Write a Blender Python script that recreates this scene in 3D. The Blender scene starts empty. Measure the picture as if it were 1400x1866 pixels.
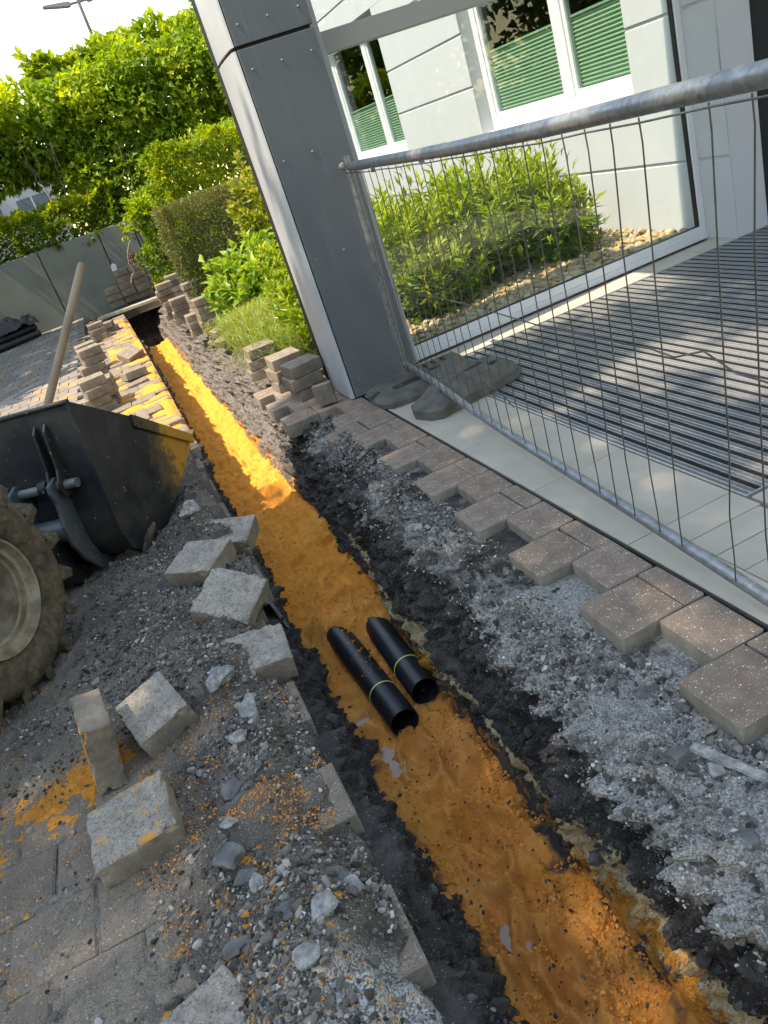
import bpy, bmesh, math, random
import numpy as np
from mathutils import Vector, Matrix, Euler

SC = bpy.context.scene
COL = SC.collection
RNG = np.random.default_rng(11)
random.seed(5)
R = math.radians

# ------------------------------------------------------------------ camera
CAM_H = 1.55
roll, pitch, yaw = R(19.3827), R(25.2906), R(-12.9553)
fw = np.array([0, math.cos(pitch), -math.sin(pitch)])
rt = np.array([1., 0, 0])
dn = np.cross(fw, rt)
ix = math.cos(roll) * rt + math.sin(roll) * dn
iy = -math.sin(roll) * rt + math.cos(roll) * dn
Zr = np.array([[math.cos(yaw), -math.sin(yaw), 0], [math.sin(yaw), math.cos(yaw), 0], [0, 0, 1]])
ix, iy, fw = Zr @ ix, Zr @ iy, Zr @ fw
cam = bpy.data.cameras.new('camera')
cam.sensor_fit = 'VERTICAL'
cam.sensor_height = 36.0
cam.lens = 36.0 * 1402 / 1866
cam.clip_start = 0.05
cam.clip_end = 1500
camo = bpy.data.objects.new('camera', cam)
COL.objects.link(camo)
camo.matrix_world = Matrix(((ix[0], -iy[0], -fw[0], 0), (ix[1], -iy[1], -fw[1], 0), (ix[2], -iy[2], -fw[2], CAM_H), (0, 0, 0, 1)))
SC.camera = camo

# ------------------------------------------------------------------ light
SUN_EL, SUN_AZ = R(63), R(6)              # azimuth: degrees from -X towards -Y
to_sun = Vector((-math.cos(SUN_EL) * math.cos(SUN_AZ), -math.cos(SUN_EL) * math.sin(SUN_AZ), math.sin(SUN_EL)))
world = bpy.data.worlds.new('World')
SC.world = world
world.use_nodes = True
wn = world.node_tree
bg = wn.nodes['Background']
sky = wn.nodes.new('ShaderNodeTexSky')
sky.sky_type = 'NISHITA'
sky.sun_disc = False
sky.sun_elevation = SUN_EL
sky.sun_rotation = math.atan2(to_sun.x, to_sun.y)
sky.air_density = 1.5
sky.altitude = 50
sky.dust_density = 0.25
sky.ozone_density = 1.0
bg.inputs['Strength'].default_value = 0.12
wn.links.new(sky.outputs['Color'], bg.inputs['Color'])
sl = bpy.data.lights.new('sun', 'SUN')
sl.energy = 2.2
sl.angle = R(0.53)
sl.color = (1.0, 0.98, 0.94)
slo = bpy.data.objects.new('sun', sl)
COL.objects.link(slo)
slo.rotation_euler = to_sun.to_track_quat('Z', 'Y').to_euler()
slo.location = to_sun * 30
SC.view_settings.view_transform = 'Standard'
SC.view_settings.look = 'None'
SC.view_settings.gamma = 1.0
SC.view_settings.use_curve_mapping = False
SC.view_settings.exposure = 2.1
SC.view_settings.use_white_balance = True
SC.view_settings.white_balance_temperature = 8500
SC.view_settings.white_balance_tint = 12
SC.cycles.max_bounces = 8
SC.cycles.transparent_max_bounces = 12
SC.cycles.use_denoising = True

# ------------------------------------------------------------------ numpy noise
def _h(ix, iy, iz, seed):
    n = (ix.astype(np.int64) * 374761393 + iy.astype(np.int64) * 668265263 + iz.astype(np.int64) * 2147483647 + seed * 1274126177) & 0xffffffff
    n = ((n ^ (n >> 13)) * 1274126177) & 0xffffffff
    n = n ^ (n >> 16)
    return (n & 0xffff) / 65535.0

def vnoise(p, seed=0):
    p = np.asarray(p, float)
    i = np.floor(p)
    f = p - i
    f = f * f * (3 - 2 * f)
    i = i.astype(np.int64)
    r = 0
    for dx in (0, 1):
        for dy in (0, 1):
            for dz in (0, 1):
                w = (f[..., 0] if dx else 1 - f[..., 0]) * (f[..., 1] if dy else 1 - f[..., 1]) * (f[..., 2] if dz else 1 - f[..., 2])
                r = r + w * _h(i[..., 0] + dx, i[..., 1] + dy, i[..., 2] + dz, seed)
    return r * 2 - 1

def fbm(p, seed=0, octv=4, gain=0.5):
    p = np.asarray(p, float)
    a, s, r = 1.0, 1.0, 0
    for o in range(octv):
        r = r + a * vnoise(p * s, seed + o * 17)
        a *= gain
        s *= 2.03
    return r

def P3(x, y, z=0.0):
    x, y = np.broadcast_arrays(np.asarray(x, float), np.asarray(y, float))
    return np.stack([x, y, np.zeros_like(x) + z], -1)

def sst(a, b, x):
    t = np.clip((np.asarray(x, float) - a) / (b - a), 0, 1)
    return t * t * (3 - 2 * t)

# ------------------------------------------------------------------ objects
def tag(o, label=None, cat=None, group=None, kind=None):
    if label: o['label'] = label
    if cat: o['category'] = cat
    if group: o['group'] = group
    if kind: o['kind'] = kind
    return o

def link(name, me, parent=None, loc=None, rot=None):
    o = bpy.data.objects.new(name, me)
    COL.objects.link(o)
    if parent: o.parent = parent
    if loc is not None: o.location = loc
    if rot is not None: o.rotation_euler = rot
    return o

def empty(name, loc, rz=0, label=None, cat=None, group=None):
    o = link(name, None, None, loc, (0, 0, rz))
    o.empty_display_size = 0.1
    return tag(o, label, cat, group)

def arrmesh(name, V, F, mats, smooth=False, midx=None, attrs=None):
    """V (n,3); F (m,k) array or list of lists"""
    me = bpy.data.meshes.new(name)
    V = np.asarray(V, np.float32)
    if isinstance(F, np.ndarray):
        m, k = F.shape
        me.vertices.add(len(V)); me.vertices.foreach_set('co', V.ravel())
        me.loops.add(m * k); me.loops.foreach_set('vertex_index', F.astype(np.int32).ravel())
        me.polygons.add(m)
        me.polygons.foreach_set('loop_start', np.arange(0, m * k, k, dtype=np.int32))
        me.update(calc_edges=True)
    else:
        me.from_pydata([tuple(map(float, v)) for v in V], [], F)
    if not isinstance(mats, (list, tuple)): mats = [mats]
    for m_ in mats: me.materials.append(m_)
    n = len(me.polygons)
    me.polygons.foreach_set('use_smooth', [smooth] * n)
    if midx is not None: me.polygons.foreach_set('material_index', np.asarray(midx, np.int32))
    if attrs:
        for k_, a in attrs.items():
            at = me.attributes.new(k_, 'FLOAT', 'POINT')
            at.data.foreach_set('value', np.asarray(a, np.float32))
    me.update()
    return me

class MB:
    def __init__(s): s.v = []; s.f = []; s.m = []; s.cur = 0
    def add(s, V, F):
        b = len(s.v)
        s.v += [tuple(map(float, v)) for v in V]
        s.f += [[b + i for i in f] for f in F]
        s.m += [s.cur] * len(F)
    def box(s, x0, x1, y0, y1, z0, z1, M=None):
        V = [Vector(p) for p in ((x0, y0, z0), (x1, y0, z0), (x1, y1, z0), (x0, y1, z0), (x0, y0, z1), (x1, y0, z1), (x1, y1, z1), (x0, y1, z1))]
        if M: V = [M @ v for v in V]
        s.add(V, [(0, 3, 2, 1), (4, 5, 6, 7), (0, 1, 5, 4), (1, 2, 6, 5), (2, 3, 7, 6), (3, 0, 4, 7)])
    def tube(s, pts, r, n=10, cap=True):
        pts = [Vector(p) for p in pts]
        rs = r if isinstance(r, (list, tuple)) else [r] * len(pts)
        rings = []
        up = None
        for i, p in enumerate(pts):
            d = (pts[min(i + 1, len(pts) - 1)] - pts[max(i - 1, 0)]).normalized()
            if up is None:
                up = Vector((0, 0, 1)) if abs(d.z) < .9 else Vector((1, 0, 0))
            e = d.cross(up).normalized(); g = e.cross(d).normalized(); up = g
            rings.append([p + (e * math.cos(a) + g * math.sin(a)) * rs[i] for a in [2 * math.pi * k / n for k in range(n)]])
        V = [v for r_ in rings for v in r_]
        F = []
        for i in range(len(pts) - 1):
            for k in range(n):
                a, b = i * n + k, i * n + (k + 1) % n
                F.append((a, b, b + n, a + n))
        if cap:
            F.append(tuple(range(n - 1, -1, -1)))
            F.append(tuple((len(pts) - 1) * n + k for k in range(n)))
        s.add(V, F)
    def prism(s, poly, h0, h1, f):
        """poly 2D list, f(a,b,h)->3D"""
        n = len(poly)
        V = [f(a, b, h0) for a, b in poly] + [f(a, b, h1) for a, b in poly]
        F = [tuple(range(n))[::-1], tuple(range(n, 2 * n))]
        F += [(i, (i + 1) % n, n + (i + 1) % n, n + i) for i in range(n)]
        s.add(V, F)
    def lathe(s, prof, n, f):
        """prof list of (a,r) ; f(a, r*cos, r*sin)"""
        V = []
        for k in range(n):
            t = 2 * math.pi * k / n
            V += [f(a, r * math.cos(t), r * math.sin(t)) for a, r in prof]
        m = len(prof)
        F = []
        for k in range(n):
            for i in range(m - 1):
                a, b = k * m + i, ((k + 1) % n) * m + i
                F.append((a, b, b + 1, a + 1))
        s.add(V, F)
    def mesh(s, name, mat, smooth=False, bevel=0, seg=2, fixn=True):
        me = bpy.data.meshes.new(name)
        me.from_pydata(s.v, [], s.f)
        for m in (mat if isinstance(mat, (list, tuple)) else [mat]): me.materials.append(m)
        me.polygons.foreach_set('material_index', s.m)
        if fixn or bevel:
            bm = bmesh.new(); bm.from_mesh(me)
            if bevel:
                bmesh.ops.remove_doubles(bm, verts=bm.verts, dist=1e-5)
                bm.normal_update()
                es = [e for e in bm.edges if len(e.link_faces) == 2 and e.calc_face_angle(0) > 0.5]
                bmesh.ops.bevel(bm, geom=es, offset=bevel, segments=seg, affect='EDGES', clamp_overlap=True)
            bmesh.ops.recalc_face_normals(bm, faces=bm.faces)
            bm.to_mesh(me); bm.free()
        if smooth:
            me.polygons.foreach_set('use_smooth', [True] * len(me.polygons))
            try: me.set_sharp_from_angle(angle=R(38))
            except Exception: pass
        me.update()
        return me
    def obj(s, name, mat, parent=None, **k):
        loc = k.pop('loc', None); rot = k.pop('rot', None)
        return link(name, s.mesh(name, mat, **k), parent, loc, rot)

# ------------------------------------------------------------------ materials
class NT:
    def __init__(s, name, rough=0.6, metal=0.0, spec=None):
        s.m = bpy.data.materials.new(name); s.m.use_nodes = True
        s.t = s.m.node_tree; s.n = s.t.nodes; s.b = s.n['Principled BSDF']
        s.b.inputs['Roughness'].default_value = rough
        s.b.inputs['Metallic'].default_value = metal
        if spec is not None: s.b.inputs['Specular IOR Level'].default_value = spec
        s.tc = s.n.new('ShaderNodeTexCoord')
        s.vec = s.tc.outputs['Object']
    def L(s, a, b): s.t.links.new(a, b)
    def geo(s): s.vec = s.n.new('ShaderNodeNewGeometry').outputs['Position']; return s
    def noise(s, scale, detail=4, rough=.55, vec=None, dist=0):
        q = s.n.new('ShaderNodeTexNoise'); q.inputs['Scale'].default_value = scale
        q.inputs['Detail'].default_value = detail; q.inputs['Roughness'].default_value = rough
        q.inputs['Distortion'].default_value = dist
        s.L(vec or s.vec, q.inputs['Vector']); return q.outputs['Fac']
    def voro(s, scale, feat='F1', out='Distance', rnd=1):
        q = s.n.new('ShaderNodeTexVoronoi'); q.feature = feat; q.inputs['Scale'].default_value = scale
        q.inputs['Randomness'].default_value = rnd
        s.L(s.vec, q.inputs['Vector']); return q.outputs[out]
    def cellrnd(s, scale):
        c = s.voro(scale, out='Color'); q = s.n.new('ShaderNodeSeparateColor'); s.L(c, q.inputs[0]); return q.outputs[0]
    def ramp(s, fac, stops, interp='LINEAR'):
        q = s.n.new('ShaderNodeValToRGB'); q.color_ramp.interpolation = interp
        e = q.color_ramp.elements
        while len(e) < len(stops): e.new(0.5)
        for i, (p, c) in enumerate(stops):
            e[i].position = p
            e[i].color = (*c, 1) if isinstance(c, tuple) else (c, c, c, 1)
        s.L(fac, q.inputs[0]); return q.outputs[0]
    def mr(s, fac, a, b, c=0, d=1):
        q = s.n.new('ShaderNodeMapRange'); q.inputs[1].default_value = a; q.inputs[2].default_value = b
        q.inputs[3].default_value = c; q.inputs[4].default_value = d; q.clamp = True
        s.L(fac, q.inputs[0]); return q.outputs[0]
    def mix(s, fac, a, b, mode='MIX'):
        q = s.n.new('ShaderNodeMix'); q.data_type = 'RGBA'; q.blend_type = mode
        for sock, v in ((q.inputs[0], fac), (q.inputs[6], a), (q.inputs[7], b)):
            if isinstance(v, (int, float)): sock.default_value = v if sock == q.inputs[0] else (v, v, v, 1)
            elif isinstance(v, tuple): sock.default_value = (*v, 1)
            else: s.L(v, sock)
        return q.outputs[2]
    def math(s, op, a, b=0.5):
        q = s.n.new('ShaderNodeMath'); q.operation = op
        for sock, v in ((q.inputs[0], a), (q.inputs[1], b)):
            if isinstance(v, (int, float)): sock.default_value = v
            else: s.L(v, sock)
        return q.outputs[0]
    def attr(s, name):
        q = s.n.new('ShaderNodeAttribute'); q.attribute_name = name; return q.outputs['Fac']
    def objrnd(s):
        return s.n.new('ShaderNodeObjectInfo').outputs['Random']
    def color(s, c):
        if isinstance(c, tuple): s.b.inputs['Base Color'].default_value = (*c, 1)
        else: s.L(c, s.b.inputs['Base Color'])
        return s
    def rough(s, r): s.L(r, s.b.inputs['Roughness']); return s
    def bump(s, h, strength=.3, dist=.01):
        q = s.n.new('ShaderNodeBump'); q.inputs['Strength'].default_value = strength; q.inputs['Distance'].default_value = dist
        s.L(h, q.inputs['Height']); s.L(q.outputs[0], s.b.inputs['Normal']); return s
MAT = {}

def m_block(name, base, speck, amount, sand=0.0, warm=(1, 1, 1), side=False, geo=False, dirt=False):
    n = NT(name, .88, spec=.3)
    if geo: n.geo()
    c = n.mix(n.mr(n.noise(14, 5), .3, .7), tuple(x * .72 for x in base), tuple(min(1, x * 1.22) for x in base))
    c = n.mix(n.mr(n.objrnd(), 0, 1, 0, .55), c, n.mix(1.0, c, (.72, .68, .64), 'MULTIPLY'))
    g = n.noise(260, 2)
    c = n.mix(n.mr(g, .35, .65, 0, .5), c, tuple(x * .55 for x in base))
    if amount:
        w = n.math('MULTIPLY', n.mr(n.cellrnd(230), 1 - amount, 1 - amount + .02), n.mr(n.voro(230), .35, .2))
        w2 = n.math('MULTIPLY', n.mr(n.cellrnd(110), 1 - amount * .5, 1 - amount * .5 + .02), n.mr(n.voro(110), .32, .2))
        c = n.mix(n.math('MAXIMUM', w, w2), c, speck)
    if side:
        streak = n.mr(n.noise(9, 3), .55, .68, 0, .5)
        c = n.mix(streak, c, tuple(min(1, x * 1.5) for x in base))
        c = n.mix(n.mr(n.noise(5, 4), .55, .75, 0, .7), c, (.05, .045, .04))
    if dirt:
        c = n.mix(n.mr(n.noise(120, 4, .7), .52, .62, 0, .75), c, (.07, .066, .062))
        c = n.mix(n.mr(n.noise(8, 5, .65), .49, .66, 0, .8), c, (.12, .105, .09))
    if sand:
        sm = n.mr(n.math('ADD', n.noise(11, 6, .62), n.math('MULTIPLY', n.objrnd(), .12)), .74 - sand * .24, .80 - sand * .24)
        c = n.mix(sm, c, (.58, .27, .05))
    n.color(c)
    n.bump(n.math('ADD', n.noise(180, 3), n.math('MULTIPLY', n.noise(30, 3), .8)), .55, .004)
    MAT[name] = n.m

m_block('paver_top', (.255, .190, .148), (.72, .64, .54), .19)
m_block('paver_side', (.27, .242, .20), (.5, .5, .5), 0, side=True)
m_block('drive_top', (.275, .215, .162), (.60, .54, .47), .13, sand=.20, dirt=True)
m_block('block_back', (.37, .325, .275), (.58, .54, .48), .08, dirt=True)
m_block('block_sandy', (.36, .31, .255), (.58, .54, .48), .07, sand=.75, dirt=True)
m_block('block_face', (.25, .208, .162), (.55, .5, .45), .05, side=True)

def m_drive():
    n = NT('drive_cover', .92, spec=.25).geo()
    c = n.mix(n.mr(n.noise(3, 5), .3, .7), (.135, .122, .108), (.23, .205, .175))
    w = n.math('MULTIPLY', n.mr(n.cellrnd(150), .86, .88), n.mr(n.voro(150), .35, .2))
    c = n.mix(w, c, (.5, .47, .42))
    c = n.mix(n.mr(n.noise(1.3, 5, .6), .56, .70, 0, .9), c, (.50, .25, .06))
    c = n.mix(n.mr(n.noise(.9, 4, .6, dist=.4), .60, .72, 0, .6), c, (.42, .42, .40))
    n.color(c).bump(n.noise(120, 3), .4, .004)
    MAT['drive_cover'] = n.m
m_drive()

def m_dirt():
    n = NT('dirt', .95, spec=.2).geo()
    c = n.mix(n.mr(n.noise(7, 6, .6), .3, .7), (.060, .050, .042), (.27, .226, .184))
    c = n.mix(n.mr(n.attr('dust'), 0, 1), c, n.mix(n.mr(n.noise(5, 5), .35, .65), (.25, .208, .162), (.38, .315, .24)))
    c = n.mix(n.mr(n.noise(240, 2), .42, .62, 0, .5), c, (.03, .03, .032))
    w = n.math('MULTIPLY', n.mr(n.cellrnd(190), .84, .86), n.mr(n.voro(190), .36, .2))
    c = n.mix(w, c, (.42, .41, .40))
    c = n.mix(n.mr(n.attr('pale'), .2, .8), c, n.mix(n.mr(n.cellrnd(210), .25, .75), (.18, .172, .16), (.56, .54, .51)))
    om = n.mr(n.math('ADD', n.noise(16, 6, .65), n.math('MULTIPLY', n.attr('sand'), .55)), .74, .80)
    c = n.mix(om, c, n.mix(n.mr(n.noise(60, 3), .3, .7), (.56, .205, .030), (.74, .32, .06)))
    n.color(c)
    n.bump(n.math('ADD', n.noise(110, 4, .7), n.math('MULTIPLY', n.voro(160), .6)), .9, .010)
    MAT['dirt'] = n.m
m_dirt()

def m_sand():
    n = NT('orange_sand', .9, spec=.25).geo()
    c = n.mix(n.mr(n.noise(9, 6, .6), .3, .7), (.72, .255, .034), (.86, .365, .065))
    c = n.mix(n.mr(n.attr('wet'), 0, 1, 0, .6), c, n.mix(n.mr(n.noise(6, 5), .35, .65), (.52, .215, .062), (.72, .335, .115)))
    c = n.mix(n.mr(n.noise(170, 3), .5, .68, 0, .35), c, (.28, .105, .02))
    c = n.mix(n.mr(n.noise(3.2, 5, .6), .5, .68, 0, .4), c, (.48, .19, .035))
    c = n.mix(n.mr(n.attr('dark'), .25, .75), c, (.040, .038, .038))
    n.color(c)
    n.rough(n.mr(n.math('MULTIPLY', n.attr('wet'), n.mr(n.noise(8, 3), .45, .65)), 0, 1, .95, .84))
    n.bump(n.math('ADD', n.noise(130, 6, .8), n.math('MULTIPLY', n.noise(30, 4), 1.0)), .8, .010)
    MAT['orange_sand'] = n.m
m_sand()

def m_bank():
    n = NT('trench_soil', .95, spec=.22).geo()
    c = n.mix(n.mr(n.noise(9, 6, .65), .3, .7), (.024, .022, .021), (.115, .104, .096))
    c = n.mix(n.mr(n.attr('lit'), 0, 1, 0, .9), c, n.mix(n.mr(n.noise(40, 5, .7), .35, .65), (.085, .072, .066), (.30, .262, .235)))  # paler tone painted where sun falls on the far banks
    pale = n.mr(n.math('ADD', n.attr('pale'), n.math('MULTIPLY', n.math('SUBTRACT', n.noise(13, 5, .65), .5), 1.5)), .35, .70)
    c = n.mix(pale, c, n.mix(n.mr(n.cellrnd(230), .15, .95), (.24, .226, .205), (.55, .525, .48)))
    ye = n.mr(n.math('ADD', n.attr('yellow'), n.math('MULTIPLY', n.math('SUBTRACT', n.noise(26, 6, .75), .5), 1.9)), .45, .60)
    c = n.mix(ye, c, n.mix(n.mr(n.noise(30, 4), .3, .7), (.42, .33, .17), (.66, .54, .33)))
    oa = n.mr(n.math('ADD', n.attr('sand'), n.math('MULTIPLY', n.math('SUBTRACT', n.noise(20, 6, .7), .5), 1.6)), .5, .62)
    c = n.mix(oa, c, n.mix(n.mr(n.noise(50, 3), .3, .7), (.42, .175, .025), (.58, .27, .05)))
    w = n.math('MULTIPLY', n.mr(n.cellrnd(170), .88, .9), n.mr(n.voro(170), .36, .2))
    c = n.mix(w, c, (.36, .36, .37))
    n.color(c)
    n.bump(n.math('ADD', n.noise(90, 5, .75), n.math('MULTIPLY', n.voro(120), .7)), 1.0, .014)
    MAT['trench_soil'] = n.m
m_bank()

def m_simple(name, c, rough=.6, metal=0, var=.12, scale=20, bump=.0, bscale=60, bdist=.002, spec=None):
    n = NT(name, rough, metal, spec)
    a = tuple(max(0, x * (1 - var)) for x in c); b = tuple(min(1, x * (1 + var)) for x in c)
    n.color(n.mix(n.mr(n.noise(scale, 4), .3, .7), a, b))
    if bump: n.bump(n.noise(bscale, 3), bump, bdist)
    MAT[name] = n.m
    return n
m_simple('render_white', (.435, .450, .475), .9, var=.03, scale=3, bump=.25, bscale=220, bdist=.002)
m_simple('frame_white', (.62, .64, .66), .35, var=.02, scale=6)
m_simple('post_shaded', (.17, .185, .185), .4, var=.03, scale=6)  # white posts given a darker copy for the shade they stand in
m_simple('beam_white', (.31, .315, .30), .5, var=.03, scale=4)
def m_steel():
    n = NT('steel_grey', .42)
    c = n.mix(n.mr(n.noise(2, 4), .3, .7), (.096, .110, .122), (.112, .128, .140))
    sx = n.n.new('ShaderNodeSeparateXYZ'); n.L(n.vec, sx.inputs[0])
    splash = n.math('ADD', n.mr(sx.outputs[2], 0, .34, .42, -.25), n.math('MULTIPLY', n.math('SUBTRACT', n.noise(26, 6, .7), .5), 1.0))
    c = n.mix(n.mr(splash, .18, .5, 0, .55), c, (.22, .19, .15))
    q = n.n.new('ShaderNodeMapping'); q.inputs['Scale'].default_value = (14, 14, .7); n.L(n.vec, q.inputs[0])
    streak = n.mr(n.noise(2, 5, .6, vec=q.outputs[0]), .58, .72, 0, .22)
    c = n.mix(streak, c, (.20, .205, .20))
    n.color(c); n.rough(n.mr(n.noise(7, 5), .3, .7, .34, .52)); n.bump(n.noise(3, 3), .06, .01)
    MAT['steel_grey'] = n.m
m_steel()
m_simple('steel_light', (.40, .415, .43), .38, .0, var=.05, scale=2)
m_simple('panel_dark', (.075, .085, .095), .4, .1, var=.05, scale=2)
m_simple('gap_black', (.006, .006, .007), .7, var=.0)
m_simple('seal_black', (.015, .016, .017), .5, var=.1)
m_simple('room_dark', (.015, .017, .018), .9, var=.2)
m_simple('tile_grey', (.37, .328, .268), .62, var=.09, scale=5, bump=.15, bscale=90, bdist=.001)
m_simple('alu', (.55, .55, .54), .38, .75, var=.12, scale=40)
m_simple('mat_insert', (.115, .118, .125), .9, var=.35, scale=160, bump=.4, bscale=300)
m_simple('brush_black', (.010, .010, .011), .85, var=.3, scale=200)
m_simple('wire_steel', (.11, .108, .105), .5, .6, var=.3, scale=12)
m_simple('wire_rust', (.16, .055, .045), .7, .2, var=.4, scale=30)
m_simple('foot_grey', (.092, .086, .074), .95, var=.35, scale=12, bump=.35, bscale=130, bdist=.003)
m_simple('pipe_black', (.010, .011, .014), .38, var=.2, scale=12)
m_simple('pipe_inside', (.004, .004, .005), .8, var=0)
m_simple('band_yellow', (.62, .60, .16), .5, var=.1)
m_simple('wood_handle', (.28, .205, .135), .7, var=.2, scale=6, bump=.2, bscale=50)
m_simple('wood_plank', (.36, .32, .24), .85, var=.25, scale=8, bump=.4, bscale=30)
m_simple('tarp_black', (.018, .018, .020), .55, var=.4, scale=5, bump=.4, bscale=12, bdist=.02)
m_simple('concrete_wall', (.165, .175, .150), .9, var=.16, scale=1.6, bump=.2, bscale=40)
m_simple('concrete_chunk', (.26, .25, .235), .95, var=.5, scale=45, bump=1.0, bscale=90, bdist=.012)
m_simple('stone_dark', (.115, .112, .108), .9, var=.45, scale=20, bump=.6, bscale=60, bdist=.006)
m_simple('lamp_grey', (.10, .105, .11), .5, .0, var=.05)
m_simple('lamp_head', (.16, .17, .18), .5, .0, var=.05)
m_simple('gate_dark', (.02, .022, .023), .6, .2, var=.2)
m_simple('flower_red', (.16, .008, .02), .6, var=.3)
m_simple('far_white', (.40, .405, .41), .8, var=.06, scale=1)
m_simple('far_glass', (.10, .13, .16), .2, var=.2, scale=1)
m_simple('terrace_soil', (.08, .065, .045), .95, var=.3, scale=3)
m_simple('bark', (.10, .08, .06), .9, var=.3, scale=20, bump=.5, bscale=40, bdist=.01)
m_simple('twig', (.33, .27, .19), .85, var=.25, scale=30)
m_simple('blind_green', (.37, .50, .36), .75, var=.04, scale=5)
m_simple('hub_grey', (.15, .155, .16), .5, .3, var=.2, scale=10)

def m_galv():
    n = NT('galvanised', .42, .65)
    c = n.mix(n.mr(n.noise(18, 5, .65), .3, .7), (.15, .162, .172), (.33, .345, .35))
    c = n.mix(n.mr(n.cellrnd(70), .3, .9, 0, .35), c, (.40, .41, .42))
    c = n.mix(n.mr(n.noise(9, 6, .7), .60, .70, 0, .8), c, (.13, .115, .10))
    n.color(c); n.rough(n.mr(n.noise(25, 4), .3, .7, .32, .6)); n.bump(n.noise(60, 4), .25, .002)
    MAT['galvanised'] = n.m
m_galv()

def m_rim():
    n = NT('rim_muddy', .6, .15)
    c = n.mix(n.mr(n.noise(9, 6, .65), .38, .60), (.30, .25, .18), (.15, .11, .068))
    c = n.mix(n.mr(n.noise(30, 5, .7), .58, .7), c, (.13, .095, .06))
    n.color(c); n.rough(n.mr(n.noise(14, 4), .4, .6, .28, .85)); n.bump(n.noise(40, 5), .4, .006)
    MAT['rim_muddy'] = n.m
    n = NT('tyre_muddy', .93, 0, .25)
    mud = n.mix(n.mr(n.noise(40, 5, .7), .3, .7), (.085, .066, .043), (.20, .155, .10))
    c = n.mix(n.mr(n.noise(16, 8, .75), .33, .58), (.040, .037, .033), mud)
    n.color(c); n.bump(n.math('ADD', n.noise(45, 6, .75), n.math('MULTIPLY', n.noise(9, 4), 1.5)), .9, .018)
    MAT['tyre_muddy'] = n.m
    n = NT('bucket_black', .38, .1)
    base = n.mix(n.mr(n.noise(5, 4), .3, .7), (.008, .009, .011), (.020, .022, .024))
    dust = n.mr(n.noise(4, 6, .65), .50, .72, 0, .35)
    c = n.mix(dust, base, (.10, .088, .062))
    q = n.n.new('ShaderNodeMapping'); q.inputs['Scale'].default_value = (30, 30, 3); q.inputs['Rotation'].default_value = (0, .6, 0)
    n.L(n.vec, q.inputs[0])
    scr = n.mr(n.noise(3, 5, .6, vec=q.outputs[0]), .66, .70, 0, .35)
    c = n.mix(scr, c, (.20, .18, .14))
    spots = n.math('MULTIPLY', n.mr(n.cellrnd(34), .88, .9), n.mr(n.voro(34), .20, .1))
    c = n.mix(spots, c, (.30, .26, .20))
    sx = n.n.new('ShaderNodeSeparateXYZ'); n.L(n.vec, sx.inputs[0])
    tip = n.math('ADD', n.mr(sx.outputs[0], 1.10, 1.75, -.15, 1.15), n.math('MULTIPLY', n.math('SUBTRACT', n.noise(7, 6, .7), .5), 1.3))
    c = n.mix(n.mr(tip, .30, .75, 0, .6), c, (.27, .165, .038))
    c = n.mix(n.mr(tip, .66, .80), c, (.46, .225, .03))
    n.color(c); n.rough(n.mr(n.noise(6, 5), .35, .65, .3, .7)); n.bump(n.noise(30, 4), .15, .003)
    MAT['bucket_black'] = n.m
    n = NT('coupler_grey', .48, .3)
    c = n.mix(n.mr(n.noise(12, 5, .65), .56, .70, 0, .75), (.085, .098, .108), (.24, .195, .13))
    n.color(c); n.bump(n.noise(30, 4), .15, .003)
    MAT['coupler_grey'] = n.m
m_rim()

def m_glass(name, tint=(.93, .97, .96), refl=1.0):
    m = bpy.data.materials.new(name); m.use_nodes = True
    t = m.node_tree; n = t.nodes; n.clear()
    o = n.new('ShaderNodeOutputMaterial'); tr = n.new('ShaderNodeBsdfTransparent'); tr.inputs[0].default_value = (*tint, 1)
    gl = n.new('ShaderNodeBsdfGlossy'); gl.inputs['Roughness'].default_value = 0.0
    gl.inputs[0].default_value = (.95, .97, 1, 1)
    fr = n.new('ShaderNodeFresnel')
    ge = n.new('ShaderNodeNewGeometry'); io = n.new('ShaderNodeMapRange')      # same reflectance from either side of the sheet
    io.inputs[3].default_value = 1.52; io.inputs[4].default_value = 1 / 1.52
    t.links.new(ge.outputs['Backfacing'], io.inputs[0]); t.links.new(io.outputs[0], fr.inputs[0])
    mu = n.new('ShaderNodeMath'); mu.operation = 'MULTIPLY'; mu.inputs[1].default_value = refl
    mx = n.new('ShaderNodeMixShader')
    t.links.new(fr.outputs[0], mu.inputs[0]); t.links.new(mu.outputs[0], mx.inputs[0])
    t.links.new(tr.outputs[0], mx.inputs[1]); t.links.new(gl.outputs[0], mx.inputs[2]); t.links.new(mx.outputs[0], o.inputs[0])
    MAT[name] = m
m_glass('glass_clear', refl=.7)
m_glass('glass_window', (.80, .86, .84), .55)

def m_water():
    n = NT('puddle_water', .04); n.color((.26, .17, .10)); MAT['puddle_water'] = n.m
m_water()

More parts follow.
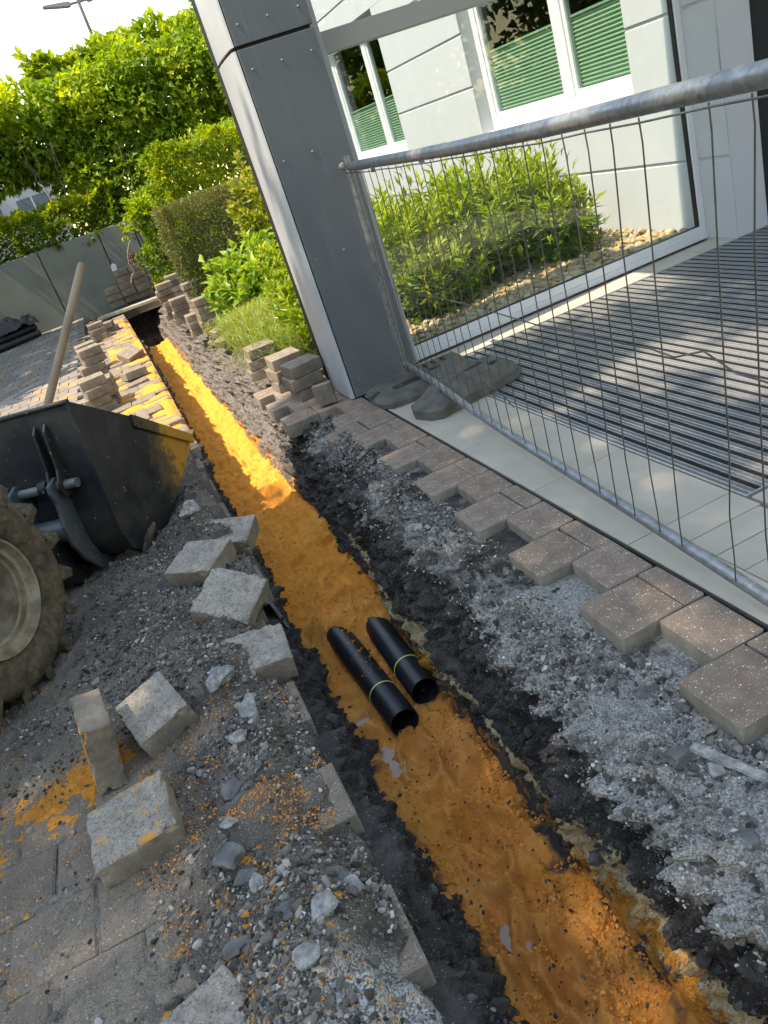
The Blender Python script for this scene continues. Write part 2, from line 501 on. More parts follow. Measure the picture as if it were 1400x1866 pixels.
def m_leaf(name, dark, mid, light, trans=.35, rough=.45):
    m = bpy.data.materials.new(name); m.use_nodes = True
    t = m.node_tree; n = t.nodes
    b = n['Principled BSDF']; o = n['Material Output']
    a = n.new('ShaderNodeAttribute'); a.attribute_name = 'var'
    r = n.new('ShaderNodeValToRGB'); e = r.color_ramp.elements
    e[0].position = 0; e[0].color = (*dark, 1); e[1].position = 1; e[1].color = (*light, 1)
    k = e.new(.5); k.color = (*mid, 1)
    t.links.new(a.outputs['Fac'], r.inputs[0]); t.links.new(r.outputs[0], b.inputs['Base Color'])
    b.inputs['Roughness'].default_value = rough
    b.inputs['Specular IOR Level'].default_value = .35
    tr = n.new('ShaderNodeBsdfTranslucent')
    h = n.new('ShaderNodeMix'); h.data_type = 'RGBA'; h.blend_type = 'MULTIPLY'; h.inputs[0].default_value = 1
    h.inputs[7].default_value = (1.5, 1.25, .45, 1)
    t.links.new(r.outputs[0], h.inputs[6]); t.links.new(h.outputs[2], tr.inputs[0])
    mx = n.new('ShaderNodeMixShader'); mx.inputs[0].default_value = trans
    t.links.new(b.outputs[0], mx.inputs[1]); t.links.new(tr.outputs[0], mx.inputs[2]); t.links.new(mx.outputs[0], o.inputs[0])
    MAT[name] = m
m_leaf('leaf_vine', (.06, .14, .012), (.19, .31, .02), (.42, .52, .035), .55)
m_leaf('leaf_laurel', (.07, .14, .014), (.19, .30, .028), (.42, .50, .06), .5, .4)
m_leaf('leaf_yew', (.045, .07, .018), (.10, .13, .03), (.20, .20, .065), .25)
m_leaf('leaf_hydrangea', (.12, .22, .03), (.21, .35, .045), (.32, .46, .07), .45)
m_leaf('leaf_lavender', (.18, .26, .06), (.27, .36, .09), (.40, .46, .14), .4)
m_leaf('leaf_yellow', (.13, .20, .03), (.22, .28, .035), (.36, .36, .06), .45)
m_leaf('leaf_hedge', (.08, .15, .016), (.20, .31, .025), (.40, .48, .04), .5)
m_leaf('leaf_tree', (.04, .08, .015), (.07, .12, .02), (.11, .16, .03), .3)

def m_pebble():
    n = NT('pebble', .6)
    oi = n.objrnd()
    c = n.ramp(oi, [(0, (.36, .27, .135)), (.3, (.27, .18, .08)), (.55, (.40, .32, .20)), (.75, (.25, .21, .16)), (.9, (.34, .21, .10)), (1, (.44, .38, .27))])
    c = n.mix(n.mr(n.noise(30, 4), .4, .7, 0, .4), c, (.35, .26, .15))
    n.color(c); MAT['pebble'] = n.m
    n = NT('pebble_mass', .6)
    c = n.ramp(n.attr('var'), [(0, (.36, .27, .135)), (.3, (.27, .18, .08)), (.55, (.40, .32, .20)), (.75, (.25, .21, .16)), (.9, (.34, .21, .10)), (1, (.44, .38, .27))])
    n.color(c); MAT['pebble_mass'] = n.m
    n = NT('gravel_mass', .93, 0, .2)
    c = n.ramp(n.attr('var'), [(0, (.036, .032, .029)), (.40, (.155, .138, .120)), (.72, (.33, .30, .262)), (.90, (.52, .48, .43)), (1, (.68, .64, .585))])
    c = n.mix(n.mr(n.noise(60, 4), .3, .7, 0, .5), c, n.mix(1.0, c, (.5, .5, .5), 'MULTIPLY'))
    n.color(c); MAT['gravel_mass'] = n.m
    n = NT('sand_crumb', .92, 0, .2)
    n.color(n.mix(n.attr('var'), (.50, .185, .036), (.72, .29, .062))); MAT['sand_crumb'] = n.m
m_pebble()

# ------------------------------------------------------------------ stone shapes
def ico(sub):
    bm = bmesh.new(); bmesh.ops.create_icosphere(bm, subdivisions=sub, radius=1)
    V = np.array([v.co[:] for v in bm.verts]); F = np.array([[v.index for v in f.verts] for f in bm.faces]); bm.free()
    return V, F
ICO1, ICO2, ICO3 = ico(1), ico(2), ico(3)

def stone_shape(seed, base, rough=.28, flat=.7, angular=True):
    V, F = base
    r = np.random.default_rng(seed)
    W = V.copy()
    if angular:
        for k in range(7):
            d = r.normal(size=3); d /= np.linalg.norm(d)
            h = r.uniform(.45, .80)
            q = W @ d
            W = W - np.outer(np.maximum(q - h, 0), d)
    W = W * (1 + rough * vnoise(V * 1.4 + seed * 7.1, seed)[:, None])
    W *= np.array([1, r.uniform(.6, .95), flat * r.uniform(.6, 1.0)])
    return W, F

def rotmats(n, r, tilt=.5):
    a = r.uniform(0, 2 * np.pi, n); b = r.normal(0, tilt, n); c = r.normal(0, tilt, n)
    ca, sa, cb, sb, cc, sc_ = np.cos(a), np.sin(a), np.cos(b), np.sin(b), np.cos(c), np.sin(c)
    z = np.zeros(n); o = np.ones(n)
    Rz = np.stack([np.stack([ca, -sa, z], -1), np.stack([sa, ca, z], -1), np.stack([z, z, o], -1)], 1)
    Rx = np.stack([np.stack([o, z, z], -1), np.stack([z, cb, -sb], -1), np.stack([z, sb, cb], -1)], 1)
    Ry = np.stack([np.stack([cc, z, sc_], -1), np.stack([z, o, z], -1), np.stack([-sc_, z, cc], -1)], 1)
    return Rz @ Rx @ Ry

def scatter_stones(name, pos, size, mat, seed, base=ICO1, var=None, flat=.7, parent=None, angular=True):
    r = np.random.default_rng(seed)
    pos = np.asarray(pos); n = len(pos)
    shapes = [stone_shape(seed * 31 + k, base, .3, flat, angular) for k in range(10)]
    RM = rotmats(n, r)
    which = r.integers(0, 10, n)
    nv = len(base[0])
    S = np.stack([s[0] for s in shapes])[which]
    V = np.einsum('nij,nkj->nki', RM, S * np.asarray(size)[:, None, None]) + pos[:, None, :]
    F = base[1][None] + (np.arange(n) * nv)[:, None, None]
    if var is None: var = r.uniform(0, 1, n)
    me = arrmesh(name, V.reshape(-1, 3), F.reshape(-1, 3), mat, False, None, {'var': np.repeat(var, nv)})
    return tag(link(name, me, parent), kind='stuff')

# ------------------------------------------------------------------ leaves
def leaf_mass(pos, direc, length, width, seed, fold=.25, droop=.15, var=None):
    r = np.random.default_rng(seed)
    n = len(pos)
    d = direc / np.linalg.norm(direc, axis=1, keepdims=True)
    a = r.normal(size=(n, 3)); s = np.cross(d, a); s /= np.linalg.norm(s, axis=1, keepdims=True)
    u = np.cross(s, d)
    flip = np.where(u[:, 2:3] < 0, -1, 1); u = u * flip; s = s * flip
    L = np.asarray(length)[:, None]; W = np.asarray(width)[:, None]
    V = np.stack([pos, pos + d * L * .45 + u * L * .06, pos + d * L - u * L * droop, pos + d * L * .45 - s * W * .5 + u * (L * .06 + W * fold), pos + d * L * .45 + s * W * .5 + u * (L * .06 + W * fold)], 1)
    T = np.array([[0, 1, 3], [1, 2, 3], [0, 4, 1], [1, 4, 2]])
    F = T[None] + (np.arange(n) * 5)[:, None, None]
    if var is None: var = r.uniform(0, 1, n)
    return V.reshape(-1, 3), F.reshape(-1, 3), np.repeat(var, 5)

def leaf_obj(name, mat, parent, *a, **k):
    V, F, v = leaf_mass(*a, **k)
    return link(name, arrmesh(name, V, F, MAT[mat], False, None, {'var': v}), parent)

def pts_ellipsoid(n, c, r, seed, shell=.55, lump=.3):
    """points in a noisy ellipsoid, denser towards the surface"""
    g = np.random.default_rng(seed)
    d = g.normal(size=(n, 3)); d /= np.linalg.norm(d, axis=1, keepdims=True)
    rr = shell + (1 - shell) * g.uniform(0, 1, n) ** .6
    rr = rr * (1 + lump * vnoise(d * 2.3 + seed, seed) + lump * .5 * vnoise(d * 5.1 + seed, seed + 3))
    return np.asarray(c) + d * rr[:, None] * np.asarray(r), d

def stems(name, parent, base, tops, mat='bark', r=.012):
    mb = MB()
    for t in tops:
        b = Vector(base) + Vector((random.uniform(-.08, .08), random.uniform(-.08, .08), 0))
        t = Vector(t); m = (b + t) / 2 + Vector((random.uniform(-.08, .08), random.uniform(-.08, .08), .05))
        mb.tube([b, m, t], [r, r * .8, r * .35], 5)
    return mb.obj(name, MAT[mat], parent, smooth=True, fixn=False)

# ================================================================== GROUND
g = MB()
gz = -.14
for (x0, x1, y0, y1) in ((-300, -.25, -300, 600), (1.05, 300, -300, 600), (-.25, 1.05, -300, .35), (-.25, 1.05, 16.1, 600)):
    g.add([(x0, y0, gz), (x1, y0, gz), (x1, y1, gz), (x0, y1, gz)], [(0, 1, 2, 3)])
tag(g.obj('ground', MAT['terrace_soil'], fixn=False), kind='structure')

# ---------------------------------------------------------------- concrete blocks (shared meshes)
def block_mesh(name, w, d, h, top, side, seed, bev=.006):
    bm = bmesh.new(); bmesh.ops.create_cube(bm, size=1)
    rr = random.Random(seed)
    for v in bm.verts:
        v.co = Vector((v.co.x * w, v.co.y * d, v.co.z * h)) + Vector((rr.uniform(-.003, .003), rr.uniform(-.003, .003), rr.uniform(-.002, .002)))
    bmesh.ops.bevel(bm, geom=list(bm.edges), offset=bev, segments=1, affect='EDGES')
    for v in bm.verts:
        v.co += Vector((rr.uniform(-1, 1), rr.uniform(-1, 1), rr.uniform(-1, 1))) * .0016
        v.co.z += h * .5          # origin at the bottom
    bm.normal_update()
    me = bpy.data.meshes.new(name)
    me.materials.append(MAT[top]); me.materials.append(MAT[side])
    for f in bm.faces: f.material_index = 0 if f.normal.z > .5 else 1
    bmesh.ops.recalc_face_normals(bm, faces=bm.faces)
    bm.to_mesh(me); bm.free()
    return me
def variants(name, w, d, h, top, side, n=4): return [block_mesh(name, w, d, h, top, side, 100 * k + int(w * 1000), .005) for k in range(n)]
G = .006
PAV = variants('paver', .24 - G, .24 - G, .10, 'paver_top', 'paver_side')
PAVH = variants('paver', .085 - G, .24 - G, .10, 'paver_top', 'paver_side', 2)
PAVM = variants('paver', .19 - G, .24 - G, .10, 'paver_top', 'paver_side', 3)
DRV = variants('paver', .24 - .0045, .24 - .0045, .10, 'drive_top', 'paver_side')
STK = variants('paving_block', .245, .24, .088, 'block_face', 'block_face', 6)
def rough_block(name, w, d, h, top, side, seed):
    bm = bmesh.new(); bmesh.ops.create_cube(bm, size=1)
    for v in bm.verts: v.co = Vector((v.co.x * w, v.co.y * d, v.co.z * h))
    bmesh.ops.bevel(bm, geom=list(bm.edges), offset=.004, segments=1, affect='EDGES')
    bmesh.ops.subdivide_edges(bm, edges=[e for e in bm.edges if e.calc_length() > .03], cuts=11, use_grid_fill=True)
    co = np.array([v.co[:] for v in bm.verts])
    ed = np.sort(np.abs(co) - np.array([w, d, h]) / 2, axis=1)[:, 1]        # near 0 on edges
    nz = fbm(co * 38 + seed * 3.7, seed, 3)
    chip = np.exp(ed / .010) * np.clip(nz - .12, 0, 1) * .020
    for v, c_, n_, k_ in zip(bm.verts, co, chip, fbm(co * 70 + seed, seed + 1, 2)):
        v.co = Vector(c_) * (1 - n_ / .12) + Vector(c_).normalized() * .0012 * k_
        v.co.z += h * .5
    bmesh.ops.recalc_face_normals(bm, faces=bm.faces); bm.normal_update()
    me = bpy.data.meshes.new(name); me.materials.append(MAT[top]); me.materials.append(MAT[side])
    for f in bm.faces: f.material_index = 0 if f.normal.z > .5 else 1
    bm.to_mesh(me); bm.free(); return me
LOOSE = [rough_block('paving_block', .24, .24, .095, 'block_back', 'block_face', 11 + k) for k in range(4)]
LOOSE_S = [rough_block('paving_block', .24, .24, .095, 'block_sandy', 'block_face', 21 + k) for k in range(2)]

# ---------------------------------------------------------------- right paving strip
strip = empty('paved_strip', (0, 0, 0)); strip['kind'] = 'structure'
k = 0
y = 0.7285
while y < 6.2:
    jz = lambda: random.uniform(-.002, .002)
    def put(meshes, x):
        o = link('paver', random.choice(meshes), strip, (x, y + .12, -.1 + jz()), (random.uniform(-.006, .006), random.uniform(-.006, .006), random.uniform(-.008, .008)))
    if k % 2 == 0:
        put(PAVH, 1.238); put(PAV, 1.078)
        if y > 4.7: put(PAV, .84)
    else:
        put(PAVM, 1.183)
        if y > 3.9 and y < 4.6 or y > 5.0: put(PAV, .965)
    y += .2405; k += 1

# ---------------------------------------------------------------- left driveway
drive = empty('driveway', (0, 0, 0)); drive['kind'] = 'structure'
count = 0
rowk = 0
y = 1.115 - .24 * 2
while y < 5.4:
    off = 0.02 if rowk % 2 == 0 else -.10
    if y > 2.9: off += .08
    for c in range(8):
        x = off - .12 - .24 * c
        if x < -1.62 or (y > 3.2 and c > 3): continue
        o = link('paver', random.choice(DRV), drive, (x, y + .12, -.1 + random.uniform(-.003, .003)), (random.uniform(-.008, .008), random.uniform(-.008, .008), random.uniform(-.01, .01)))
        if c == 0: o.rotation_euler[1] += random.uniform(0, .05); o.location.z -= random.uniform(0, .01)
        count += 1
    y += .24; rowk += 1
# edge pavers along the far part of the trench (loosened, tilted)
edge_far = []
while y < 15.6:
    off = .13 if rowk % 2 == 0 else .02
    for c in range(2 if rowk % 3 else 3):
        if random.random() < .06: continue
        link('paver', random.choice(DRV), drive, (off - .12 - .24 * c, y + .12, -.1 + random.uniform(-.01, .012)), (random.uniform(-.05, .05), random.uniform(-.03, .05), random.uniform(-.04, .04)))
        count += 1
    y += .24; rowk += 1
# the rest of the paving, too small to pick apart: one mesh of blocks
mb = MB()
rr = random.Random(3)
yy = .4; kk = 0
V, F = [], []
def flat_block(x0, x1, y0, y1, zt):
    b = len(V)
    e = .004
    V.extend([(x0, y0, zt - .03), (x1, y0, zt - .03), (x1, y1, zt - .03), (x0, y1, zt - .03), (x0 + e, y0 + e, zt), (x1 - e, y0 + e, zt), (x1 - e, y1 - e, zt), (x0 + e, y1 - e, zt)])
    F.extend([[b + 4, b + 5, b + 6, b + 7], [b, b + 1, b + 5, b + 4], [b + 1, b + 2, b + 6, b + 5], [b + 2, b + 3, b + 7, b + 6], [b + 3, b, b + 4, b + 7]])
while yy < 18.1:
    offx = 0 if kk % 2 else .12
    for c in range(40):
        x1 = -.65 - offx - .24 * c
        if yy < 3.2 and x1 > -1.65: continue
        if yy >= 3.2 and yy < 5.4 and x1 > -.75: continue
        if x1 < -7: break
        flat_block(x1 - .237, x1, yy, yy + .237, -.012 + rr.uniform(-.003, .003))
    yy += .24; kk += 1
o = link('paver', arrmesh('paver', np.array(V), np.array(F), MAT['drive_cover']), drive)
o['kind'] = 'stuff'

# ---------------------------------------------------------------- the trench
YS = [.55]
while YS[-1] < 16.6: YS.append(YS[-1] * 1.0034 + .0006)
YS = np.array(YS)

def xl_top(y): return np.interp(y, [.5, 2.7, 3.4, 4.4, 6, 8, 11.5, 14, 17], [.03, .03, .10, .06, .13, .14, .18, .10, .05]) + .012 * fbm(P3(y * 0, y * 3.3), 4, 3)
def xl_bot(y): return np.interp(y, [.5, 2.2, 3.4, 4.5, 6, 17], [.165, .125, .115, .125, .11, .13])
def xr_bot(y): return np.interp(y, [.5, 1.2, 2.5, 4.3, 6.5, 8.6, 12.5, 17], [.56, .575, .575, .63, .60, .66, .69, .62])
def xr_top(y): return np.interp(y, [.5, 1.1, 2.4, 3.1, 4.3, 6.3, 8.8, 12, 17], [.93, .93, .96, .99, 1.03, 1.04, 1.06, 1.0, .92])
PUD = [(.208, 2.69, .075, .080), (.238, 2.345, .035, .10), (.268, 1.525, .050, .105)]
def floor_z(x, y):
    p = P3(x, y)
    z = -.60 + .026 * fbm(p * 3.2, 21, 3) + .012 * fbm(p * np.array([9, 14, 1]), 22, 3) + .030 * (np.abs(fbm(p * np.array([8, 12, 1]), 24, 4)) - .3) + .009 * fbm(p * 30, 25, 4)
    z = z + .030 * (np.abs(fbm(p * np.array([5, 12, 1]), 23, 3)) - .25) * sst(3, 5, y)
    # trodden hollows in the wet part
    rh = np.random.default_rng(8)
    for i in range(10):
        hx, hy, a = rh.uniform(.24, .52), rh.uniform(1.0, 2.3), rh.uniform(-.5, .5)
        u = (x - hx) * np.cos(a) + (y - hy) * np.sin(a); w = -(x - hx) * np.sin(a) + (y - hy) * np.cos(a)
        q = (u / .055) ** 2 + (w / .13) ** 2
        z = z - .045 * np.exp(-q ** 2) + .022 * np.exp(-((q - 1.9) / .8) ** 2)
    for (px, py, a, b) in PUD:
        q = ((x - px) / a) ** 2 + ((y - py) / b) ** 2
        z = z - .040 * np.exp(-q)
    # sand heaped on the buried pipe ends
    for (px, py) in ((.325, 3.22), (.505, 3.12)):
        q = ((x - px) / .13) ** 2 + ((y - py - .12) / .20) ** 2
        z = z + .13 * np.exp(-q ** 1.5)
    z = z + .07 * sst(3.0, 3.6, y) * (1 - sst(4.4, 5.2, y)) * sst(.35, .6, x)
    z = z + .09 * np.exp(-((x - xr_bot(y)) / .09) ** 2) * (.5 + .5 * fbm(P3(x * 2, y * 1.2), 31, 3)) * sst(2.5, 4, y)
    z = z + .03 * np.exp(-((x - xl_bot(y)) / .06) ** 2)
    z = z - .38 * sst(14.6, 15.2, y)
    return z
nx = 120
U = np.linspace(0, 1, nx)
XX = (xl_bot(YS) - .06)[:, None] * (1 - U) + (xr_bot(YS) + .16)[:, None] * U
YY = np.repeat(YS[:, None], nx, 1)
ZZ = floor_z(XX, YY)
def grid_faces(n, m):
    i = np.arange(n * m).reshape(n, m)
    return np.stack([i[:-1, :-1], i[:-1, 1:], i[1:, 1:], i[1:, :-1]], -1).reshape(-1, 4)
wet = (1 - sst(2.6, 4.2, YY)) * np.clip(.75 + .5 * fbm(P3(XX, YY) * 4, 40, 3), 0, 1)
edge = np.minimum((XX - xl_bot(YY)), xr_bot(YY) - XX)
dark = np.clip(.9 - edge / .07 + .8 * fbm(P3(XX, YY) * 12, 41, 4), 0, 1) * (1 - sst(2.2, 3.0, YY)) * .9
dark = np.maximum(dark, sst(14.4, 15.0, YY))  # far end coloured dark for the shaded void by the plank
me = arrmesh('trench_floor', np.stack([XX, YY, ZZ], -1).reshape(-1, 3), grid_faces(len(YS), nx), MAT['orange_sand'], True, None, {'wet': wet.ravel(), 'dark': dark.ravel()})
tag(link('trench_floor', me), kind='structure')

# right bank: profile of control points (x, z, pale, yellow, sand, lit) blended along y
def lerp_tab(y, ys, vals): return np.stack([np.interp(y, ys, [v[i] for v in vals]) for i in range(len(vals[0]))], -1)
T = np.array([0, .10, .22, .32, .44, .58, .70, .85, 1.0])
prof_y = [.5, 1.2, 1.9, 2.6, 3.4, 4.4, 5.6, 7, 16.6]
PX = [[.54, .57, .595, .615, .635, .66, .72, .86, 1.02], [.55, .575, .595, .615, .63, .65, .71, .84, 1.02], [.56, .58, .60, .625, .64, .68, .75, .86, 1.02], [.57, .59, .605, .625, .66, .70, .76, .87, 1.02], [.57, .59, .615, .65, .69, .73, .80, .90, 1.02],
      [.62, .65, .67, .70, .73, .78, .86, .96, 1.06], [.60, .64, .68, .73, .80, .87, .94, 1.0, 1.08], [.59, .63, .68, .74, .81, .88, .95, 1.01, 1.10], [.62, .66, .70, .76, .83, .90, .95, 1.0, 1.08]]
PZ = [[-.66, -.55, -.46, -.39, -.25, -.105, -.07, -.065, -.07], [-.66, -.55, -.46, -.39, -.25, -.105, -.07, -.065, -.07], [-.66, -.55, -.45, -.37, -.24, -.105, -.06, -.055, -.06], [-.66, -.55, -.45, -.35, -.23, -.105, -.05, -.04, -.05], [-.66, -.55, -.44, -.33, -.21, -.10, -.035, -.03, -.05],
      [-.66, -.54, -.43, -.32, -.22, -.11, -.04, -.03, -.06], [-.66, -.54, -.44, -.34, -.25, -.16, -.09, -.06, -.07], [-.66, -.54, -.44, -.34, -.25, -.16, -.10, -.07, -.07], [-.66, -.54, -.44, -.34, -.25, -.16, -.10, -.07, -.07]]
ns = 110
tt = np.linspace(0, 1, ns)
bx = np.stack([np.interp(YS, prof_y, [p[i] for p in PX]) for i in range(9)], -1)
bz = np.stack([np.interp(YS, prof_y, [p[i] for p in PZ]) for i in range(9)], -1)
BX = np.stack([np.interp(tt, T, bx[i]) for i in range(len(YS))]); BZ = np.stack([np.interp(tt, T, bz[i]) for i in range(len(YS))])
BY = np.repeat(YS[:, None], ns, 1)
TTg = np.repeat(tt[None], len(YS), 0)
pp = np.stack([BX, BY, BZ], -1)
ridge = fbm(pp * np.array([5, 4, 5]), 50, 5, .55)
clod = np.abs(fbm(pp * 16, 51, 3))
cl2 = fbm(pp * 45, 52, 3)
wall = sst(.05, .2, TTg) * (1 - sst(.9, 1.0, TTg))
amp = wall * (1 - .45 * np.exp(-((TTg - .25) / .08) ** 2)) * (1 - (.55 - .35 * sst(1.6, 2.6, BY)) * sst(.62, .78, TTg) * (1 - sst(4.5, 5.5, BY)))
dsp = amp * (.060 * ridge + .085 * (clod - .25) + .022 * cl2 + .05 * (np.abs(fbm(pp * 7, 58, 3)) - .25))
BX = np.where(TTg > .985, np.maximum(BX, 1.26), BX)
BX2 = BX - dsp * .85 * (1 - .6 * sst(.6, .75, TTg))
BZ2 = BZ + dsp * (.35 + .45 * sst(.6, .75, TTg))
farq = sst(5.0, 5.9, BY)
pale = np.clip(sst(.56 - .06 * (1 - sst(1.4, 1.9, BY)), .66 - .08 * (1 - sst(1.4, 1.9, BY)), TTg) * (1 - farq) * (.95 + .5 * fbm(pp * 3.5, 53, 3)), 0, 1)
pale = pale * np.clip(1.05 - .55 * sst(1.7, 3.2, BY), 0, 1) * np.clip(.85 + 1.1 * fbm(pp * np.array([2.6, 2.0, 2.6]), 57, 3), .05, 1)
yl = np.exp(-((TTg - .25 - .035 * fbm(P3(BY * 0, BY * 3), 54, 3)) / (.085 * np.clip(1 + .8 * fbm(P3(BY * 0 + 3, BY * 2.2), 59, 3), .3, 2))) ** 2) * 1.3 * np.interp(BY, [.5, 1.0, 1.3, 2.1, 2.5, 2.9, 3.3, 3.7, 4.4, 5], [.9, .95, .8, .75, .35, .75, .85, .4, .2, .0])
sn = np.clip((1 - sst(.12, .30, TTg)) * .62 + .35 * fbm(pp * 6, 55, 4) * (1 - sst(.45, .7, TTg)), 0, 1)
sn = sn * np.interp(BY, [.5, 1.2, 2, 3, 6, 16], [.95, .85, .8, .9, .75, .7])
sn = np.maximum(sn, (1 - sst(1.0, 1.25, BY)) * np.clip(.75 - TTg, 0, 1) * (.9 + .7 * fbm(pp * 5, 56, 3)))
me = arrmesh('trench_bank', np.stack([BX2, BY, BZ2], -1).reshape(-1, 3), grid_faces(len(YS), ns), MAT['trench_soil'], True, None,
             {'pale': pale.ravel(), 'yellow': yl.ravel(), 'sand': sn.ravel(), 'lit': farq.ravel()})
tag(link('trench_bank', me), kind='structure')

# left bank
ns2 = 60
tt = np.linspace(0, 1, ns2)
T2 = [0, .12, .3, .55, .8, 1]
lt, lb = xl_top(YS), xl_bot(YS)
cx = np.stack([lt - .30, lt - .06, lt, lt * .55 + lb * .45, lt * .2 + lb * .8, lb + .03], -1)
cz = np.stack([YS * 0 - .10, YS * 0 - .075, YS * 0 - .11, YS * 0 - .30, YS * 0 - .48, YS * 0 - .66], -1)
LX = np.stack([np.interp(tt, T2, cx[i]) for i in range(len(YS))]); LZ = np.stack([np.interp(tt, T2, cz[i]) for i in range(len(YS))])
LY = np.repeat(YS[:, None], ns2, 1); TL = np.repeat(tt[None], len(YS), 0)
pp = np.stack([LX, LY, LZ], -1)
d = sst(.12, .30, TL) * (.040 * fbm(pp * 6, 60, 4) + .05 * (np.abs(fbm(pp * 15, 61, 3)) - .2) + .012 * fbm(pp * 50, 63, 2))
sn = np.clip(.55 * sst(.75, 1, TL) + .25 * fbm(pp * 7, 62, 4) + .25 * sst(5, 6.5, LY), 0, 1)
me = arrmesh('trench_bank', np.stack([LX + d, LY, LZ + d * .3], -1).reshape(-1, 3), grid_faces(len(YS), ns2)[:, ::-1].copy(), MAT['trench_soil'], True, None,
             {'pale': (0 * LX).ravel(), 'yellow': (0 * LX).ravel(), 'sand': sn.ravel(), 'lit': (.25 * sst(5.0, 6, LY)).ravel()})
tag(link('trench_bank', me), kind='structure')
mb = MB(); mb.box(-.25, 1.2, 16.55, 16.6, -1.2, -.145); mb.box(-.25, 1.2, 14.5, 16.6, -1.25, -1.2)
tag(mb.obj('trench_end', MAT['trench_soil']), kind='structure')
# puddles
for i, (px, py, a, b) in enumerate(PUD):
    n = 26
    V = [(px, py, 0)] + [(px + a * 1.15 * math.cos(t) * (1 + .2 * math.sin(3 * t + i)), py + b * 1.15 * math.sin(t), 0) for t in [2 * math.pi * q / n for q in range(n)]]
    o = link('puddle', arrmesh('puddle', np.array(V), [[0, q + 1, (q + 1) % n + 1] for q in range(n)], MAT['puddle_water']), None, (0, 0, float(floor_z(np.array(px), np.array(py))) + .012))
    tag(o, kind='structure')

# ---------------------------------------------------------------- dirt lying on the left paving
HEAPS = [(-.17, 1.32, .085, .14, .17), (-.30, 1.15, .05, .13, .15), (-.20, 1.72, .040, .16, .12), (-.17, 2.05, .035, .13, .14), (-.17, 2.50, .105, .12, .13), (-.10, 2.68, .075, .08, .08), (-.03, 3.80, .06, .08, .10),
         (-.02, 3.55, .07, .10, .12), (-.30, 2.95, .045, .16, .30), (-.04, 4.2, .06, .12, .30), (-.12, 3.75, .05, .10, .12), (-.38, 2.55, .025, .15, .15), (-.34, 1.60, .03, .10, .16), (-.25, .85, .07, .2, .2), (-.42, 3.6, .02, .2, .3)]
def dirt_z(x, y):
    p = P3(x, y)
    cover = -.0085 + .007 * fbm(p * 2.2, 78, 3) + .030 * sst(2.15, 2.6, y + .25 * fbm(p * 2.5, 71, 3)) + .030 * sst(-.62, -.30, x + .12 * fbm(p * 3, 72, 3))
    z = cover + .010 * fbm(p * 5, 73, 4)
    for (hx, hy, a, rx, ry) in HEAPS:
        z = z + a * np.exp(-((x - hx) / rx) ** 2 - ((y - hy) / ry) ** 2) * (1 + .4 * fbm(p * 6, 74, 3))
    z = z + .012 * np.abs(fbm(p * 17, 75, 3)) + .004 * fbm(p * 50, 76, 2)
    row = np.floor((y - 1.115) / .24).astype(int)
    first = (row % 2 == 0)
    sh = .08 * (y > 2.9)
    nz = .020 * fbm(p * 9, 77, 3)
    z = np.where(first, z - .20 * sst(-.025, .005, x - sh + nz * 1.5), z - .075 * sst(-.115, -.06, x - sh + nz) - .16 * sst(-.02, .03, x - sh + nz))
    # dirt thins out over the end corners of the blocks
    z = z - .05 * np.where(first, sst(-.16, -.03, x - sh + .05 * fbm(p * 7, 79, 3)), 0) * (y < 2.9)
    z = z - .03 * sst(5.0, 5.8, y) - .05 * sst(-1.25, -1.55, x)
    return z
ys = [.62]
while ys[-1] < 5.6: ys.append(ys[-1] * 1.0030 + .003)
ys = np.array(ys); xs = np.linspace(-1.6, .13, 260)
DX, DY = np.meshgrid(xs, ys)
DZ = dirt_z(DX, DY)
dust = (1 - sst(-.75, -.35, DX + .2 * fbm(P3(DX, DY) * 2, 80, 3))) * .9
dust = np.clip(np.maximum(dust * (1 - .45 * sst(2.3, 2.7, DY)), .12 * sst(2.6, 3.4, DY)), 0, 1)
sandm = np.exp(-((DX + .68) / .16) ** 2 - ((DY - 2.22) / .22) ** 2) + .30 * np.exp(-((DX + .2) / .25) ** 2 - ((DY - 1.8) / .28) ** 2) + .52 * np.exp(-((DX + .98) / .22) ** 2 - ((DY - 2.2) / .3) ** 2)
sandm = sandm + .4 * np.exp(-((DX + .35) / .3) ** 2 - ((DY - 1.3) / .3) ** 2) - .35 * sst(2.6, 3.2, DY) + .5 * sst(4.2, 4.9, DY)
palem = np.clip(np.exp(-((DX + .12) / .18) ** 2 - ((DY - 1.02) / .16) ** 2) + .5 * fbm(P3(DX, DY) * 4, 81, 3) * .4, 0, 1)
df = grid_faces(len(ys), len(xs))
rowd = np.floor((DY - 1.115) / .24).astype(int) % 2 == 0
lim = np.where(rowd, .002, .035) + .08 * (DY > 2.9) + .012 * fbm(P3(DX, DY) * 14, 82, 3)
df = df[~(DX > lim).ravel()[df].any(1)]
me = arrmesh('dirt', np.stack([DX, DY, DZ], -1).reshape(-1, 3), df, MAT['dirt'], True, None, {'dust': dust.ravel(), 'sand': sandm.ravel(), 'pale': palem.ravel()})
tag(link('dirt', me), kind='stuff')

